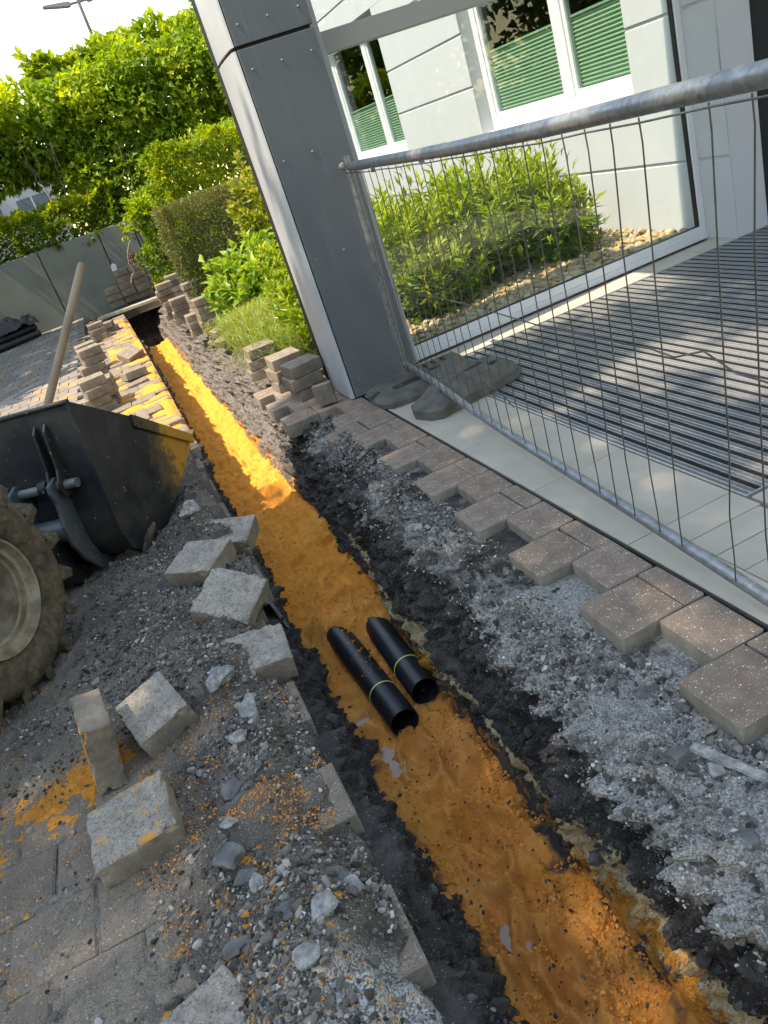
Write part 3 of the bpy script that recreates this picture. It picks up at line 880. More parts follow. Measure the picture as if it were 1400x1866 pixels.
# gravel on the dirt
def pick(n, wfun, x0, x1, y0, y1, seed):
    r = np.random.default_rng(seed)
    out = []
    while sum(map(len, out)) < n:
        x = r.uniform(x0, x1, 20000); y = y0 * (y1 / y0) ** r.uniform(0, 1, 20000)
        out.append(np.stack([x, y], -1)[r.uniform(0, 1, 20000) < wfun(x, y)])
    return np.concatenate(out)[:n]
wl = lambda x, y: np.clip(sst(-.62, -.2, x) * .9 + .75 * sst(2.2, 2.6, y) + .05, 0, 1) * (x < xl_top(y) + .0) * np.clip(.6 + .9 * fbm(P3(x, y) * 3.5, 90, 3), .06, 1)
q = pick(24000, wl, -1.3, .12, .75, 5.2, 1); r_ = np.random.default_rng(2)
sz = .0024 + .0070 * r_.random(len(q)) ** 2.0
scatter_stones('gravel', np.c_[q, dirt_z(q[:, 0], q[:, 1]) + sz * .35], sz, MAT['gravel_mass'], 3, ICO1, r_.beta(1.3, 1.9, len(q)))
q = pick(1500, wl, -1.1, .06, .8, 4.6, 4)
sz = .008 + .012 * r_.random(len(q)) ** 1.6
scatter_stones('gravel', np.c_[q, dirt_z(q[:, 0], q[:, 1]) + sz * .3], sz, MAT['gravel_mass'], 5, ICO2, r_.beta(1.6, 2.6, len(q)))
# crumbs of orange sand
ws = lambda x, y: np.clip(np.exp(-((x + .68) / .1) ** 2 - ((y - 2.2) / .13) ** 2) + .8 * np.exp(-((x + .18) / .2) ** 2 - ((y - 1.8) / .3) ** 2) + .7 * np.exp(-((x + .95) / .12) ** 2 - ((y - 2.25) / .15) ** 2) + .25, 0, 1) * (fbm(P3(x, y) * 8, 91, 3) > .28)
q = pick(6500, ws, -1.15, .0, .9, 3.0, 6)
sz = .0014 + .0042 * r_.random(len(q)) ** 3
scatter_stones('sand_crumbs', np.c_[q, np.maximum(dirt_z(q[:, 0], q[:, 1]), .0) + sz * .3], sz, MAT['sand_crumb'], 7, ICO1)

# gravel on the right bank (shelf)
idx_ok = (TTg > np.where(BY < 1.5, .51, .56)) & (TTg < .99) & (BY < 5.6)
r_ = np.random.default_rng(12)
cand = np.argwhere(idx_ok)
wgt = np.clip(.5 + fbm(np.stack([BX2, BY, BZ2], -1)[idx_ok] * 4, 95, 3), .08, 1) * np.gradient(YS)[cand[:, 0]]
sel = cand[r_.choice(len(cand), 22000, p=wgt / wgt.sum())]
pos = np.stack([BX2[sel[:, 0], sel[:, 1]], BY[sel[:, 0], sel[:, 1]], BZ2[sel[:, 0], sel[:, 1]]], -1) + r_.normal(0, .004, (len(sel), 3)) * [1, 1, .3]
sz = .0026 + .0072 * r_.random(len(sel)) ** 2.2
scatter_stones('gravel', pos, sz, MAT['gravel_mass'], 13, ICO1, np.clip(r_.beta(1.5, 1.5, len(sel)) * .95 + .05, 0, 1))
sel = cand[r_.choice(len(cand), 900, p=wgt / wgt.sum())]
pos = np.stack([BX2[sel[:, 0], sel[:, 1]], BY[sel[:, 0], sel[:, 1]], BZ2[sel[:, 0], sel[:, 1]] + .004], -1)
scatter_stones('gravel', pos, .008 + .013 * r_.random(len(sel)) ** 1.8, MAT['gravel_mass'], 14, ICO2, r_.beta(1.5, 2.6, len(sel)))
# clods on the dark wall of the trench
for (bxx, bzz, byy, okm, sd, nn) in ((BX2, BZ2, BY, (TTg > .34) & (TTg < np.where(BY < 1.5, .52, .62)) & (BY < 6), 15, 4200), (LX + d, LZ + d * .3, LY, (TL > .3) & (TL < .95) & (LY < 6), 16, 2600)):
    cand = np.argwhere(okm); w_ = np.gradient(YS)[cand[:, 0]]
    sel = cand[r_.choice(len(cand), nn, p=w_ / w_.sum())]
    pos = np.stack([bxx[sel[:, 0], sel[:, 1]], byy[sel[:, 0], sel[:, 1]], bzz[sel[:, 0], sel[:, 1]]], -1)
    scatter_stones('clods', pos, .003 + .012 * r_.random(nn) ** 2.0, MAT['gravel_mass'], sd, ICO1, r_.beta(1, 4.0, nn) * .55)
    sel = cand[r_.choice(len(cand), 420, p=w_ / w_.sum())]
    pos = np.stack([bxx[sel[:, 0], sel[:, 1]], byy[sel[:, 0], sel[:, 1]], bzz[sel[:, 0], sel[:, 1]]], -1)
    scatter_stones('clods', pos, .011 + .018 * r_.random(420) ** 1.8, MAT['gravel_mass'], sd + 40, ICO2, r_.beta(1, 4.0, 420) * .4)
# loose dark crumbs on the orange floor
q = pick(500, lambda x, y: np.clip(1.6 - y * .45, .05, 1), .18, .6, .9, 6, 17)
sz = .003 + .008 * r_.random(len(q)) ** 2.5
scatter_stones('clods', np.c_[q, floor_z(q[:, 0], q[:, 1]) + sz * .2], sz, MAT['gravel_mass'], 18, ICO1, r_.beta(1, 3, len(q)) * .5)

q = pick(14000, lambda x, y: np.clip(1.5 - y * .2, .25, 1) * (fbm(P3(x, y) * 6, 92, 3) > -.15), .15, .66, .85, 7, 27)
sz = .0018 + .0075 * r_.random(len(q)) ** 4
scatter_stones('sand_crumbs', np.c_[q, floor_z(q[:, 0], q[:, 1]) + sz * .15], sz, MAT['sand_crumb'], 28, ICO1, r_.uniform(0, 1, len(q)), .6, None, False)

# single stones one can pick out
STONES = [  # x, y, size, material, label
    (-.205, 2.36, .060, 'concrete_chunk', 'pale rough concrete lump above the sandy edge block'), (-.150, 2.17, .058, 'concrete_chunk', 'light grey broken concrete lump touching orange sand'),
    (-.215, 2.06, .038, 'concrete_chunk', 'flat pale stone lying in orange crumbs below the concrete lumps'), (-.27, 1.87, .040, 'stone_dark', 'slanted grey stone wedge beside the sand dusted block'),
    (-.325, 1.585, .045, 'stone_dark', 'long dark grey stone below the sand dusted block'), (-.295, 1.515, .036, 'stone_dark', 'dark rounded stone right below the long dark stone'),
    (-.265, 1.475, .030, 'concrete_chunk', 'small pale angular stone in the lower gravel heap'), (-.345, 1.33, .042, 'stone_dark', 'big dark stone at the left foot of the lower rubble heap'),
    (-.135, 1.275, .048, 'concrete_chunk', 'grey speckled stone on top of the lower rubble heap'), (-.09, 1.40, .036, 'stone_dark', 'dark lump on the upper slope of the lower rubble heap'),
    (-.215, 1.30, .034, 'stone_dark', 'dark grey stone in the middle of the lower rubble heap'), (-.06, 1.33, .030, 'concrete_chunk', 'pale small stone near the low edge block'),
    (-.20, 1.17, .036, 'concrete_chunk', 'pair like pale stone low in the rubble heap'), (-.085, 3.79, .075, 'concrete_chunk', 'flat oval pale stone lying under the bucket tip'),
    (-.30, 1.70, .026, 'concrete_chunk', 'small whitish stone at the corner of the sand dusted block'), (-.79, 1.86, .016, 'concrete_chunk', 'tiny white pebble on the bare paving'),
    (-.56, 1.55, .014, 'concrete_chunk', 'round whitish pebble on the lower paving joint'), (-.475, 2.06, .026, 'stone_dark', 'dark stone wedged under the upright block'),
    (-.66, 2.82, .022, 'concrete_chunk', 'pale pebble beside the muddy tyre'), (.80, 1.28, .045, 'stone_dark', 'dark grey stone on the pale gravel shelf'),
    (.86, 1.19, .040, 'concrete_chunk', 'light stone beside the concrete sliver on the shelf'), (.90, 1.52, .030, 'stone_dark', 'dark stone in the notch between pavers'),
    (.93, 1.40, .034, 'stone_dark', 'grey stone under the nearest overhanging paver'), (.78, 1.00, .045, 'stone_dark', 'rounded dark stone low on the gravel shelf'),
    (.80, 3.02, .055, 'concrete_chunk', 'pale crumbly lump sitting on the bank edge'), (.86, 2.92, .035, 'concrete_chunk', 'smaller pale lump behind the crumbly bank lump'),
    (.40, 1.30, .012, 'stone_dark', 'small black stone lying alone on the orange floor'), (-.10, 2.93, .035, 'stone_dark', 'grey stone leaning on the buried block')]
for i, (x, y, s_, m, lab) in enumerate(STONES):
    W, F_ = stone_shape(500 + i * 3, ICO3, .34, .62)
    W = W * (1 + .06 * fbm(W * 4 + i, 9, 3)[:, None])
    if x < .13: z = float(dirt_z(np.array(x), np.array(y)))
    elif x < .6: z = float(floor_z(np.array(x), np.array(y)))
    else:
        a_ = int(np.argmin(abs(YS - y))); b_ = int(np.argmin(abs(BX2[a_] - x) + (TTg[a_] < .5) * 9)); z = float(BZ2[a_, b_])
    o = link('stone', arrmesh('stone', W * s_, F_, MAT[m], False), None, (x, y, z + s_ * .22), (0, 0, i * 1.3))
    tag(o, lab, 'stone', 'loose stones along the trench')

# ---------------------------------------------------------------- conduit pipes
def pipe(front, back, label, band=.22):
    f, b = Vector(front), Vector(back)
    root = empty('conduit_pipe', f, 0, label, 'pipe', 'black conduits in the trench')
    d = (b - f); L = d.length
    root.rotation_euler = d.to_track_quat('X', 'Z').to_euler()
    ro, ri = .064, .058
    mb = MB()
    mb.lathe([(.25, ri), (.002, ri), (0, ri + .001), (0, ro - .001), (.002, ro), (L, ro), (L, .001)], 40, lambda a, p, q: (a, p, q))
    mb.obj('pipe_wall', MAT['pipe_black'], root, smooth=True)
    mb = MB(); mb.lathe([(.24, .0005), (.24, ri + .001), (.245, ri + .001)], 24, lambda a, p, q: (a, p, q))
    mb.obj('bore', MAT['pipe_inside'], root)
    mb = MB(); mb.lathe([(band, ro - .001), (band, ro + .0016), (band + .006, ro + .0016), (band + .006, ro - .001)], 40, lambda a, p, q: (a, p, q))
    mb.obj('ring', MAT['band_yellow'], root, smooth=True)
    return root
pipe((.355, 2.45, -.538), (.315, 3.36, -.532), 'black plastic conduit with yellow ring, nearer of the two pipe ends')
pipe((.500, 2.565, -.538), (.503, 3.30, -.528), 'black plastic conduit with yellow ring against the dark bank, set further back', .19)
q = np.array([(.345 + .02 * random.gauss(0, 1), random.uniform(2.75, 3.2)) for _ in range(60)] + [(.50 + .02 * random.gauss(0, 1), random.uniform(2.9, 3.2)) for _ in range(40)])
scatter_stones('sand_crumbs', np.c_[q, -.538 + np.sqrt(np.maximum(.064 ** 2 - (q[:, 0] - np.where(q[:, 0] < .43, .338, .502)) ** 2, 0)) + .002], .003 + .009 * RNG.random(len(q)) ** 2, MAT['sand_crumb'], 21, ICO1, flat=.4)

# ---------------------------------------------------------------- loose blocks
def block(meshes, loc, rot, label, group='paving blocks lying loose by the trench'):
    o = link('paving_block', random.choice(meshes), None, loc, rot)
    return tag(o, label, 'paving block', group)
block(LOOSE_S, (-.556, 1.905, .002), (R(4), R(-2), R(4)), 'grey block with a patch of orange sand on top, nearest on the paving')
o = block(LOOSE, (-.435, 2.37, .030), (R(8), R(-10), R(14)), 'whitish block lying tilted against the upright block').scale = (.80, 1, 1)
o = block(LOOSE_S, (-.578, 2.30, .115), (R(0), R(-78), R(8)), 'block standing on edge with orange sand smear on its top')
block(LOOSE, (-.125, 3.31, .055), (R(5), R(3), R(-38)), 'whitish block sticking up from dirt below the bucket')
block(LOOSE, (-.075, 2.86, .060), (R(14), R(22), R(-35)), 'half buried pale block tipped towards the trench')
block(LOOSE, (-.065, 2.48, -.02), (R(3), R(6), R(-4)), 'edge block under a cap of dark dirt')
block(LOOSE, (.04, 3.58, .0), (R(4), R(8), R(-24)), 'block with dirt on top at the bend of the trench edge')
block(LOOSE, (-.455, 1.15, -.01), (R(4), R(5), R(24)), 'pale block cut off by the bottom of the view')
mb = MB(); mb.box(-.095, .095, -.014, .014, -.008, .008)
o = mb.obj('concrete_sliver', MAT['concrete_chunk'], None, bevel=.004)
o.location = (.885, 1.18, -.045); o.rotation_euler = (R(10), R(6), R(-66)); tag(o, 'thin pale strip of concrete lying on the gravel shelf', 'sliver')

# stacks of lifted blocks
ORD = ['top', 'second', 'third', 'fourth', 'fifth', 'sixth']
def stack(x, y, n, z0, desc, rz=0, jit=.02, group='lifted blocks stacked beside the trench', step=(0, 0), meshes=STK, h=.0895):
    for i in range(n):
        p = n - 1 - i
        o = link('paving_block', random.choice(meshes), None, (x + random.uniform(-jit, jit) + step[0] * i, y + random.uniform(-jit, jit) + step[1] * i, z0 + i * h), (0, 0, rz + random.uniform(-.09, .09)))
        nm = 'bottom' if (p == n - 1 and n > 1) else ORD[p]
        lab = f'{nm} block of {desc}' if n > 1 else f'single block {desc}'
        tag(o, lab, 'paving block', group)
# right side
stack(1.045, 5.56, 3, .0, 'the stack at the foot of the grey column', .06, .02)
stack(1.02, 6.02, 3, .0, 'the stack just behind the one at the column foot', .1, .02)
stack(.96, 6.72, 3, .0, 'the stack in front of the feathery herb', -.05, .02)
o = block(STK, (1.07, 5.16, .09), (R(90), 0, R(-20)), 'small block standing on edge at the column corner', 'lifted blocks stacked beside the trench')
o.scale = (.55, .6, .8)
block(STK, (1.0, 8.75, .02), (R(0), R(-14), R(12)), 'block leaning on its neighbour before the tall right stack', 'lifted blocks stacked beside the trench')
block(STK, (1.01, 9.05, .08), (R(0), R(-10), R(8)), 'block lying over the leaning block by the herb', 'lifted blocks stacked beside the trench')
stack(1.0, 9.9, 5, .0, 'the tall right stack behind the feathery herb', .05, .02)
stack(.86, 10.2, 3, .0, 'the low stack at the trench side of the tall right stack', .0, .02)
stack(1.08, 11.3, 6, .0, 'the stack before the clipped dark hedge', .12, .02)
stack(.84, 11.7, 4, .0, 'the ragged stack on the trench brink', -.05, .03)
stack(.80, 12.6, 6, .0, 'the farthest trench side stack on the right', .05, .03)
stack(1.06, 13.5, 7 - 1, .0, 'the farthest right stack under the hedge corner', -.05, .02)
# left side
stack(-.49, 7.85, 4, .0, 'the left stack just beyond the bucket', .12, .03)
stack(-.40, 8.12, 3, .0, 'the lower stack tucked beside the bucket stack', -.1, .03)
stack(-.47, 9.3, 5, .0, 'the middle left stack with zigzag edges', .2, .035)
stack(-.50, 10.5, 4, .0, 'the left stack behind the zigzag one', .1, .03)
stack(-.37, 13.35, 3, .0, 'the farthest left stack near the plank', .1, .03)
stack(-.20, 13.75, 2, .0, 'the low pair behind the farthest left stack', -.2, .03)
block(STK, (-.05, 10.3, .02), (R(20), R(-8), R(30)), 'block tilted out of the sandy trench edge', 'lifted blocks stacked beside the trench')
block(STK, (-.10, 8.9, .01), (R(-6), R(4), R(16)), 'sandy block lying across the trench edge', 'lifted blocks stacked beside the trench')
# sand strewn on the far left edge
def strew(x, y): return np.where(fbm(P3(x * 1, y * 3.2), 99, 4) > -.05, .012, -.03) + .016 * fbm(P3(x * 6, y * 12), 98, 3)
xs = np.linspace(-.38, .14, 60); ysf = np.linspace(5.5, 15.2, 420)
SX, SY = np.meshgrid(xs, ysf)
SZ = strew(SX, SY) - .03 - .05 * sst(.02, .12, SX - xl_top(SY) + .08) - .05 * (1 - sst(-.38, -.3, SX)) + .022
me = arrmesh('spilled_sand', np.stack([SX, SY, SZ], -1).reshape(-1, 3), grid_faces(len(ysf), len(xs)), MAT['orange_sand'], True, None, {'wet': 0 * SX.ravel(), 'dark': (.0 * SX).ravel()})
tag(link('spilled_sand', me), kind='stuff')

# plank over the trench
mb = MB(); mb.box(-.66, .66, -.11, .11, 0, .055)
o = mb.obj('plank', MAT['wood_plank'], None, bevel=.006, loc=(.30, 16.2, -.005), rot=(0, 0, R(-9))); tag(o, 'weathered wooden plank laid across the far end of the trench', 'plank')
mb = MB()
mb.box(-.2, 1.1, 16.35, 17.2, -.138, -.02)
tag(mb.obj('paved_slab', MAT['drive_cover']), kind='structure')

# ================================================================== tiles and entrance mat
tiles = empty('entrance_floor', (0, 0, 0)); tiles['kind'] = 'structure'
TB = MB
def tile(x0, x1, y0, y1):
    b = MB(); w, d_ = (x1 - x0 - .004) / 2, (y1 - y0 - .004) / 2
    b.box(-w, w, -d_, d_, -.02, 0)
    link('tile', b.mesh('tile', MAT['tile_grey'], bevel=.0015, seg=1), tiles, ((x0 + x1) / 2, (y0 + y1) / 2, random.uniform(-.0008, .0008)))
MX0, MX1, MY0, MY1 = 1.775, 4.86, 2.04, 4.94
for (a, b) in ((2.10, 2.755), (2.755, 3.455), (3.455, 4.15), (4.15, 4.85), (4.85, 5.2)): tile(1.292, MX0 - .012, a, b)
yy = 2.10
for w in (.145, .13, .125, .13, .13, .13, .13, .13):
    tile(1.44, MX0 - .012 if yy > 2.04 else 1.75, yy - w, yy); yy -= w
for (a, b) in ((1.42, 2.10), (.74, 1.42)): tile(1.292, 1.44, a, b)
for x0 in np.arange(MX0, 5.2, .6):
    tile(x0, x0 + .6, MY1 + .012, 5.2)
    for k in range(4): tile(x0, x0 + .6, 1.4 - .62 * k, 2.02 - .62 * k)
mb = MB(); mb.box(1.28, 5.6, .0, 5.6, -.13, -.022)
tag(mb.obj('screed', MAT['tile_grey']), kind='structure')
mb = MB(); mb.box(1.279, 1.288, .2, 4.97, -.05, .0005); mb.obj('joint', MAT['seal_black'], tiles)

mat = empty('entrance_mat', ((MX0 + MX1) / 2, (MY0 + MY1) / 2, 0), 0, 'ribbed entrance mat of aluminium rails and black brush strips set in grey tiles', 'door mat')
mx, my = mat.location.x, mat.location.y
mb = MB()
for (x0, x1, y0, y1) in ((MX0 - .008, MX1, MY0 - .008, MY0), (MX0 - .008, MX0, MY0, MY1), (MX0 - .008, MX1, MY1, MY1 + .008)): mb.box(x0 - mx, x1 - mx, y0 - my, y1 - my, -.02, .002)
mb.box(MX0 - mx, MX1 - mx, MY0 - my, MY1 - my, -.0225, -.0205)
mb.obj('frame', MAT['alu'], mat)
pitch = .0755
hl = (MY1 - MY0) / 2 - .004
b = MB()
b.box(-.024, -.0205, -hl, hl, -.019, -.001); b.box(.0205, .024, -hl, hl, -.019, -.001)
b.box(-.003, .003, -hl, hl, -.019, -.002)
b.cur = 1; b.box(-.0205, -.003, -hl, hl, -.019, -.0045); b.box(.003, .0205, -hl, hl, -.019, -.0045)
rail_me = b.mesh('rail', [MAT['alu'], MAT['mat_insert']])
b = MB(); nteeth = 210
prof = []
for i in range(nteeth):
    y0 = -hl + 2 * hl * i / nteeth; y1 = y0 + 2 * hl / nteeth * .6
    b.box(-.0115, .0115, y0, y1, -.019, -.0015)
brush_me = b.mesh('brush_strip', MAT['brush_black'], fixn=False)
for i in range(int((MX1 - MX0) / pitch) + 1):
    x = MX0 + .026 + pitch * i
    if x + .05 > MX1: break
    link('rail', rail_me, mat, (x - mx, 0, random.uniform(-.0006, .0006)))
    link('brush_strip', brush_me, mat, (x + pitch / 2 - mx, 0, random.uniform(-.001, .0005)))

# ================================================================== column
colm = empty('clad_column', (1.45, 5.3, 0), 0, 'tall grey metal clad column with dark joints and round screw heads at the paving edge', 'column')
def cb(name, mat_, boxes, **k):
    b = MB()
    for q in boxes: b.box(*[q[0] - 1.45, q[1] - 1.45, q[2] - 5.3, q[3] - 5.3, q[4], q[5]])
    return b.obj(name, MAT[mat_], colm, **k)
cb('core', 'gap_black', [(1.222, 1.70, 5.012, 5.66, -.1, 4.5)])
SEAM = 2.178
for (z0, z1) in ((.012, SEAM - .008), (SEAM + .012, 4.5)):
    fp = cb('front_panel', 'steel_grey', [(1.232, 1.715, 4.99, 5.008, z0, z1)], bevel=.002, seg=1)
    # left panel rounds the corner
    b = MB()
    poly = [(1.224, 4.996), (1.212, 5.000), (1.203, 5.012), (1.200, 5.03), (1.198, 5.2), (1.204, 5.40), (1.220, 5.55), (1.245, 5.64), (1.275, 5.672), (1.31, 5.68), (1.31, 5.66), (1.28, 5.652), (1.258, 5.63), (1.236, 5.54), (1.221, 5.40), (1.217, 5.2), (1.218, 5.03)]
    b.prism(poly, z0, z1, lambda a, c, h_: (a - 1.45, c - 5.3, h_))
    b.obj('side_panel', MAT['steel_light'], colm, smooth=True)  # side panel coloured paler than the front for the sun on it
    cb('end_panel', 'steel_grey', [(1.702, 1.715, 5.012, 5.62, z0, z1)])
    # screw heads
    zs = ([SEAM - .12, 1.55, .95, .12] if z0 < 1 else [SEAM + .11, 2.9, 3.6])
    for zz in zs:
        for xx in ((1.285, 1.47, 1.66) if zz > 1.9 else (1.285, 1.475)):
            b = MB(); b.lathe([(0, .0085), (.002, .008), (.0045, .005), (.005, .0002)], 12, lambda a, p, q_: (p, -a, q_))
            s_ = b.obj('screw', MAT['steel_grey'], fp, smooth=True); s_.location = (xx - 1.45, 4.99 - 5.3 - .0002, zz)

# ================================================================== office building
WX = 4.5
bld = empty('office_building', (WX, 9, 0), 0, 'pale rendered office facade with horizontal grooves and white windows', 'building')
WIN = [(5.92, 8.59, 1.14, 2.9), (10.8, 13.3, 1.14, 2.9)]
def rects(y0, y1, z0, z1):
    out = [(y0, y1, z0, z1)]
    for (a, b, c, d_) in WIN:
        nxt = []
        for (p, q, r0, r1) in out:
            if q <= a or p >= b or r1 <= c or r0 >= d_: nxt.append((p, q, r0, r1)); continue
            if r0 < c: nxt.append((p, q, r0, c))
            if r1 > d_: nxt.append((p, q, d_, r1))
            m0, m1 = max(r0, c), min(r1, d_)
            if p < a: nxt.append((p, a, m0, m1))
            if q > b: nxt.append((b, q, m0, m1))
        out = nxt
    return out
zb = [-.15, .595, 1.112, 1.628, 2.146, 2.663, 3.18, 3.70, 4.22, 5.2]
for i in range(len(zb) - 1):
    b = MB()
    for (p, q, r0, r1) in rects(4.95, 17, zb[i] + (.011 if i else 0), zb[i + 1] - .011):
        b.box(0, .0125, p - 9, q - 9, r0, r1)
    b.obj('wall_course', MAT['render_white'], bld, bevel=.005, seg=1)
b = MB()
for (p, q, r0, r1) in rects(4.95, 17, -.15, 5.2): b.box(.0125, .30, p - 9, q - 9, r0, r1)
b.obj('wall_core', MAT['render_white'], bld)
b = MB(); b.box(2.2, 2.25, -5, 8, -.1, 5.2); b.box(.3, 2.2, -5, 8, 0, .02); b.box(.3, 2.2, -5, 8, 3.2, 3.25); b.box(.3, 2.2, -.45, -.35, 0, 3.2); b.box(.3, 2.2, 1.0, 1.1, 0, 3.2); b.box(.3, 2.2, 7.9, 8, 0, 3.2); b.box(.3, 2.2, -4, -3.9, 0, 3.2)
b.obj('room', MAT['room_dark'], bld)
b = MB(); b.box(-.02, 9, -4.05, 8.1, 5.2, 5.3); b.obj('roof', MAT['render_white'], bld)
FX = .15     # front face of the window frames behind the wall face
for wi, (a, b_, c, d_) in enumerate(WIN):
    m0 = (7.02 if wi == 0 else 11.77)
    b = MB(); e = .001
    o_ = .11
    b.box(FX, FX + .08, a - 9 + e, a - 9 + o_, c + e, d_ - e); b.box(FX, FX + .08, b_ - 9 - o_, b_ - 9 - e, c + e, d_ - e)
    b.box(FX, FX + .08, a - 9 + o_, b_ - 9 - o_, c + e, c + .115); b.box(FX, FX + .08, a - 9 + o_, b_ - 9 - o_, d_ - .115, d_ - e)
    b.box(FX - .004, FX + .08, m0 - 9 - .07, m0 - 9 + .07, c + .115, d_ - .115)
    w = b.obj('window', MAT['frame_white'], bld, bevel=.004, seg=1)
    b = MB()
    for (p, q) in ((a + o_, m0 - .07), (m0 + .07, b_ - o_)):
        z0, z1 = c + .115, d_ - .115
        for (y0, y1, r0, r1) in ((p, p + .05, z0, z1), (q - .05, q, z0, z1), (p + .05, q - .05, z0, z0 + .05), (p + .05, q - .05, z1 - .05, z1)):
            b.box(FX + .012, FX + .075, y0 - 9 + e, y1 - 9 - e, r0 + e, r1 - e)
    b.obj('sash', MAT['frame_white'], w, bevel=.003, seg=1)
    for (p, q) in ((a + o_ + .05, m0 - .12), (m0 + .12, b_ - o_ - .05)):
        b = MB(); b.box(FX + .035, FX + .041, p - 9, q - 9, c + .165, d_ - .165); b.obj('pane', MAT['glass_window'], w)
        # pleated blind behind the pane
        V, F = [], []
        zt, zb_ = 1.88, c + .168
        n = 34
        for i in range(n + 1):
            z = zb_ + (zt - zb_) * i / n
            off = .0 if i % 2 else .018
            V += [(FX + .058 + off, p - 9 + .012, z), (FX + .058 + off, q - 9 - .012, z)]
        F = [[2 * i, 2 * i + 1, 2 * i + 3, 2 * i + 2] for i in range(n)]
        V0 = len(V)
        me = arrmesh('blind', np.array(V), F, MAT['blind_green'])
        link('blind', me, w)
        b = MB(); b.box(FX + .05, FX + .085, p - 9 + .01, q - 9 - .01, zt, zt + .02); b.obj('blind_rail', MAT['blind_green'], w)
    b = MB(); b.box(-.035, FX + .01, a - 9 + .002, b_ - 9 - .002, c - .02, c + .003); b.obj('sill', MAT['frame_white'], w, bevel=.004, seg=1)

# dark return wall beside the entrance
b = MB(); b.box(4.885, 7.5, 5.20, 5.32, .0, 4.5)
tag(b.obj('entrance_wall', MAT['panel_dark'], None), 'dark grey smooth wall panel to the right of the glass screen', 'wall panel')

# glass screen between column and facade
gs = empty('glass_screen', (3.1, 5.28, 0), 0, 'white framed glass screen between the grey column and the facade', 'glass screen')
def gb(name, m, boxes, **k):
    b = MB()
    for q in boxes: b.box(q[0] - 3.1, q[1] - 3.1, q[2] - 5.28, q[3] - 5.28, q[4], q[5])
    return b.obj(name, MAT[m], gs, **k)
gb('bottom_rail', 'frame_white', [(1.80, 4.54, 5.27, 5.34, .0, .045), (1.80, 4.54, 5.28, 5.34, .045, .105)], bevel=.003, seg=1)
gb('seal', 'seal_black', [(1.83, 4.45, 5.295, 5.33, .105, .111), (4.44, 4.452, 5.29, 5.33, .111, 2.045)])
gb('jamb', 'frame_white', [(4.452, 4.545, 5.275, 5.345, .105, 2.9)], bevel=.003, seg=1)
gb('post', 'post_shaded', [(4.545, 4.68, 5.30, 5.36, .0, 2.9), (4.68, 4.86, 5.265, 5.36, .0, 2.9)], bevel=.003, seg=1)
gb('jamb', 'steel_light', [(1.72, 1.83, 5.24, 5.36, .0, 4.5)], bevel=.003, seg=1)
gb('post_gap', 'gap_black', [(4.86, 4.885, 5.30, 5.36, 0, 2.9)])
gb('transom', 'beam_white', [(1.83, 4.45, 5.265, 5.36, 2.045, 2.167)], bevel=.003, seg=1)
gb('pane', 'glass_clear', [(1.835, 4.442, 5.308, 5.316, .111, 2.045)])
gb('pane', 'glass_clear', [(1.835, 4.442, 5.308, 5.316, 2.167, 4.4)])

# flat entrance canopy carried by the column (above the view)
cn = empty('entrance_canopy', (3.5, 3.6, 3.5), 0, 'flat white entrance canopy carried by the grey column', 'canopy')
b = MB(); b.box(-1.95, 4.0, -1.2, 1.66, .9, 1.1); b.obj('deck', MAT['render_white'], cn)
b = MB(); b.box(-2.0, -1.951, -1.25, 1.70, .85, 1.15); b.box(-1.95, 4.0, -1.25, -1.201, .85, 1.15); b.obj('fascia', MAT['beam_white'], cn)
# ================================================================== fence
fence = empty('mesh_fence', (1.613, 4.90, 0), 0, 'galvanised mesh fence panel with bent wires leaning before the entrance', 'fence panel')
fa, fb = Vector((1.612, 4.93, .10)), Vector((1.262, 1.12, .10))
fd = (fb - fa).normalized(); FL = (fb - fa).length
def fp(t, z, off=0): return Vector((fa.x, fa.y, 0)) + fd * t + Vector((-fd.y, fd.x, 0)) * off + Vector((0, 0, z)) - Vector(fence.location)
b = MB()
tp = [(-.02, 1.418), (.05, 1.418), (.25, 1.408), (.6, 1.404), (1.2, 1.400), (2.0, 1.398), (2.7, 1.402), (3.3, 1.412), (FL, 1.42)]
b.tube([fp(t, z, .012 * math.sin(t * 2.2)) for t, z in tp], [.021, .024, .0255, .026, .026, .026, .026, .026, .026], 14)
b.obj('top_rail', MAT['galvanised'], fence, smooth=True)
b = MB(); b.tube([fp(t, z, o_) for t, z, o_ in ((-.01, .125, 0), (.6, .112, .012), (1.2, .10, .0), (1.9, .105, -.01), (2.6, .10, .0), (FL, .10, 0))], .0215, 14)
b.obj('bottom_rail', MAT['galvanised'], fence, smooth=True)
b = MB(); b.tube([fp(.14, 1.47), fp(.135, 1.3), fp(.10, .9), fp(.05, .5), fp(.0, .03)], .0225, 14); b.obj('post', MAT['galvanised'], fence, smooth=True)
b = MB(); b.tube([fp(FL - .03, 1.44), fp(FL - .02, .8), fp(FL - .02, .05)], .0225, 14); b.obj('post', MAT['galvanised'], fence, smooth=True)
rw = random.Random(9)
t = .14
i = 0
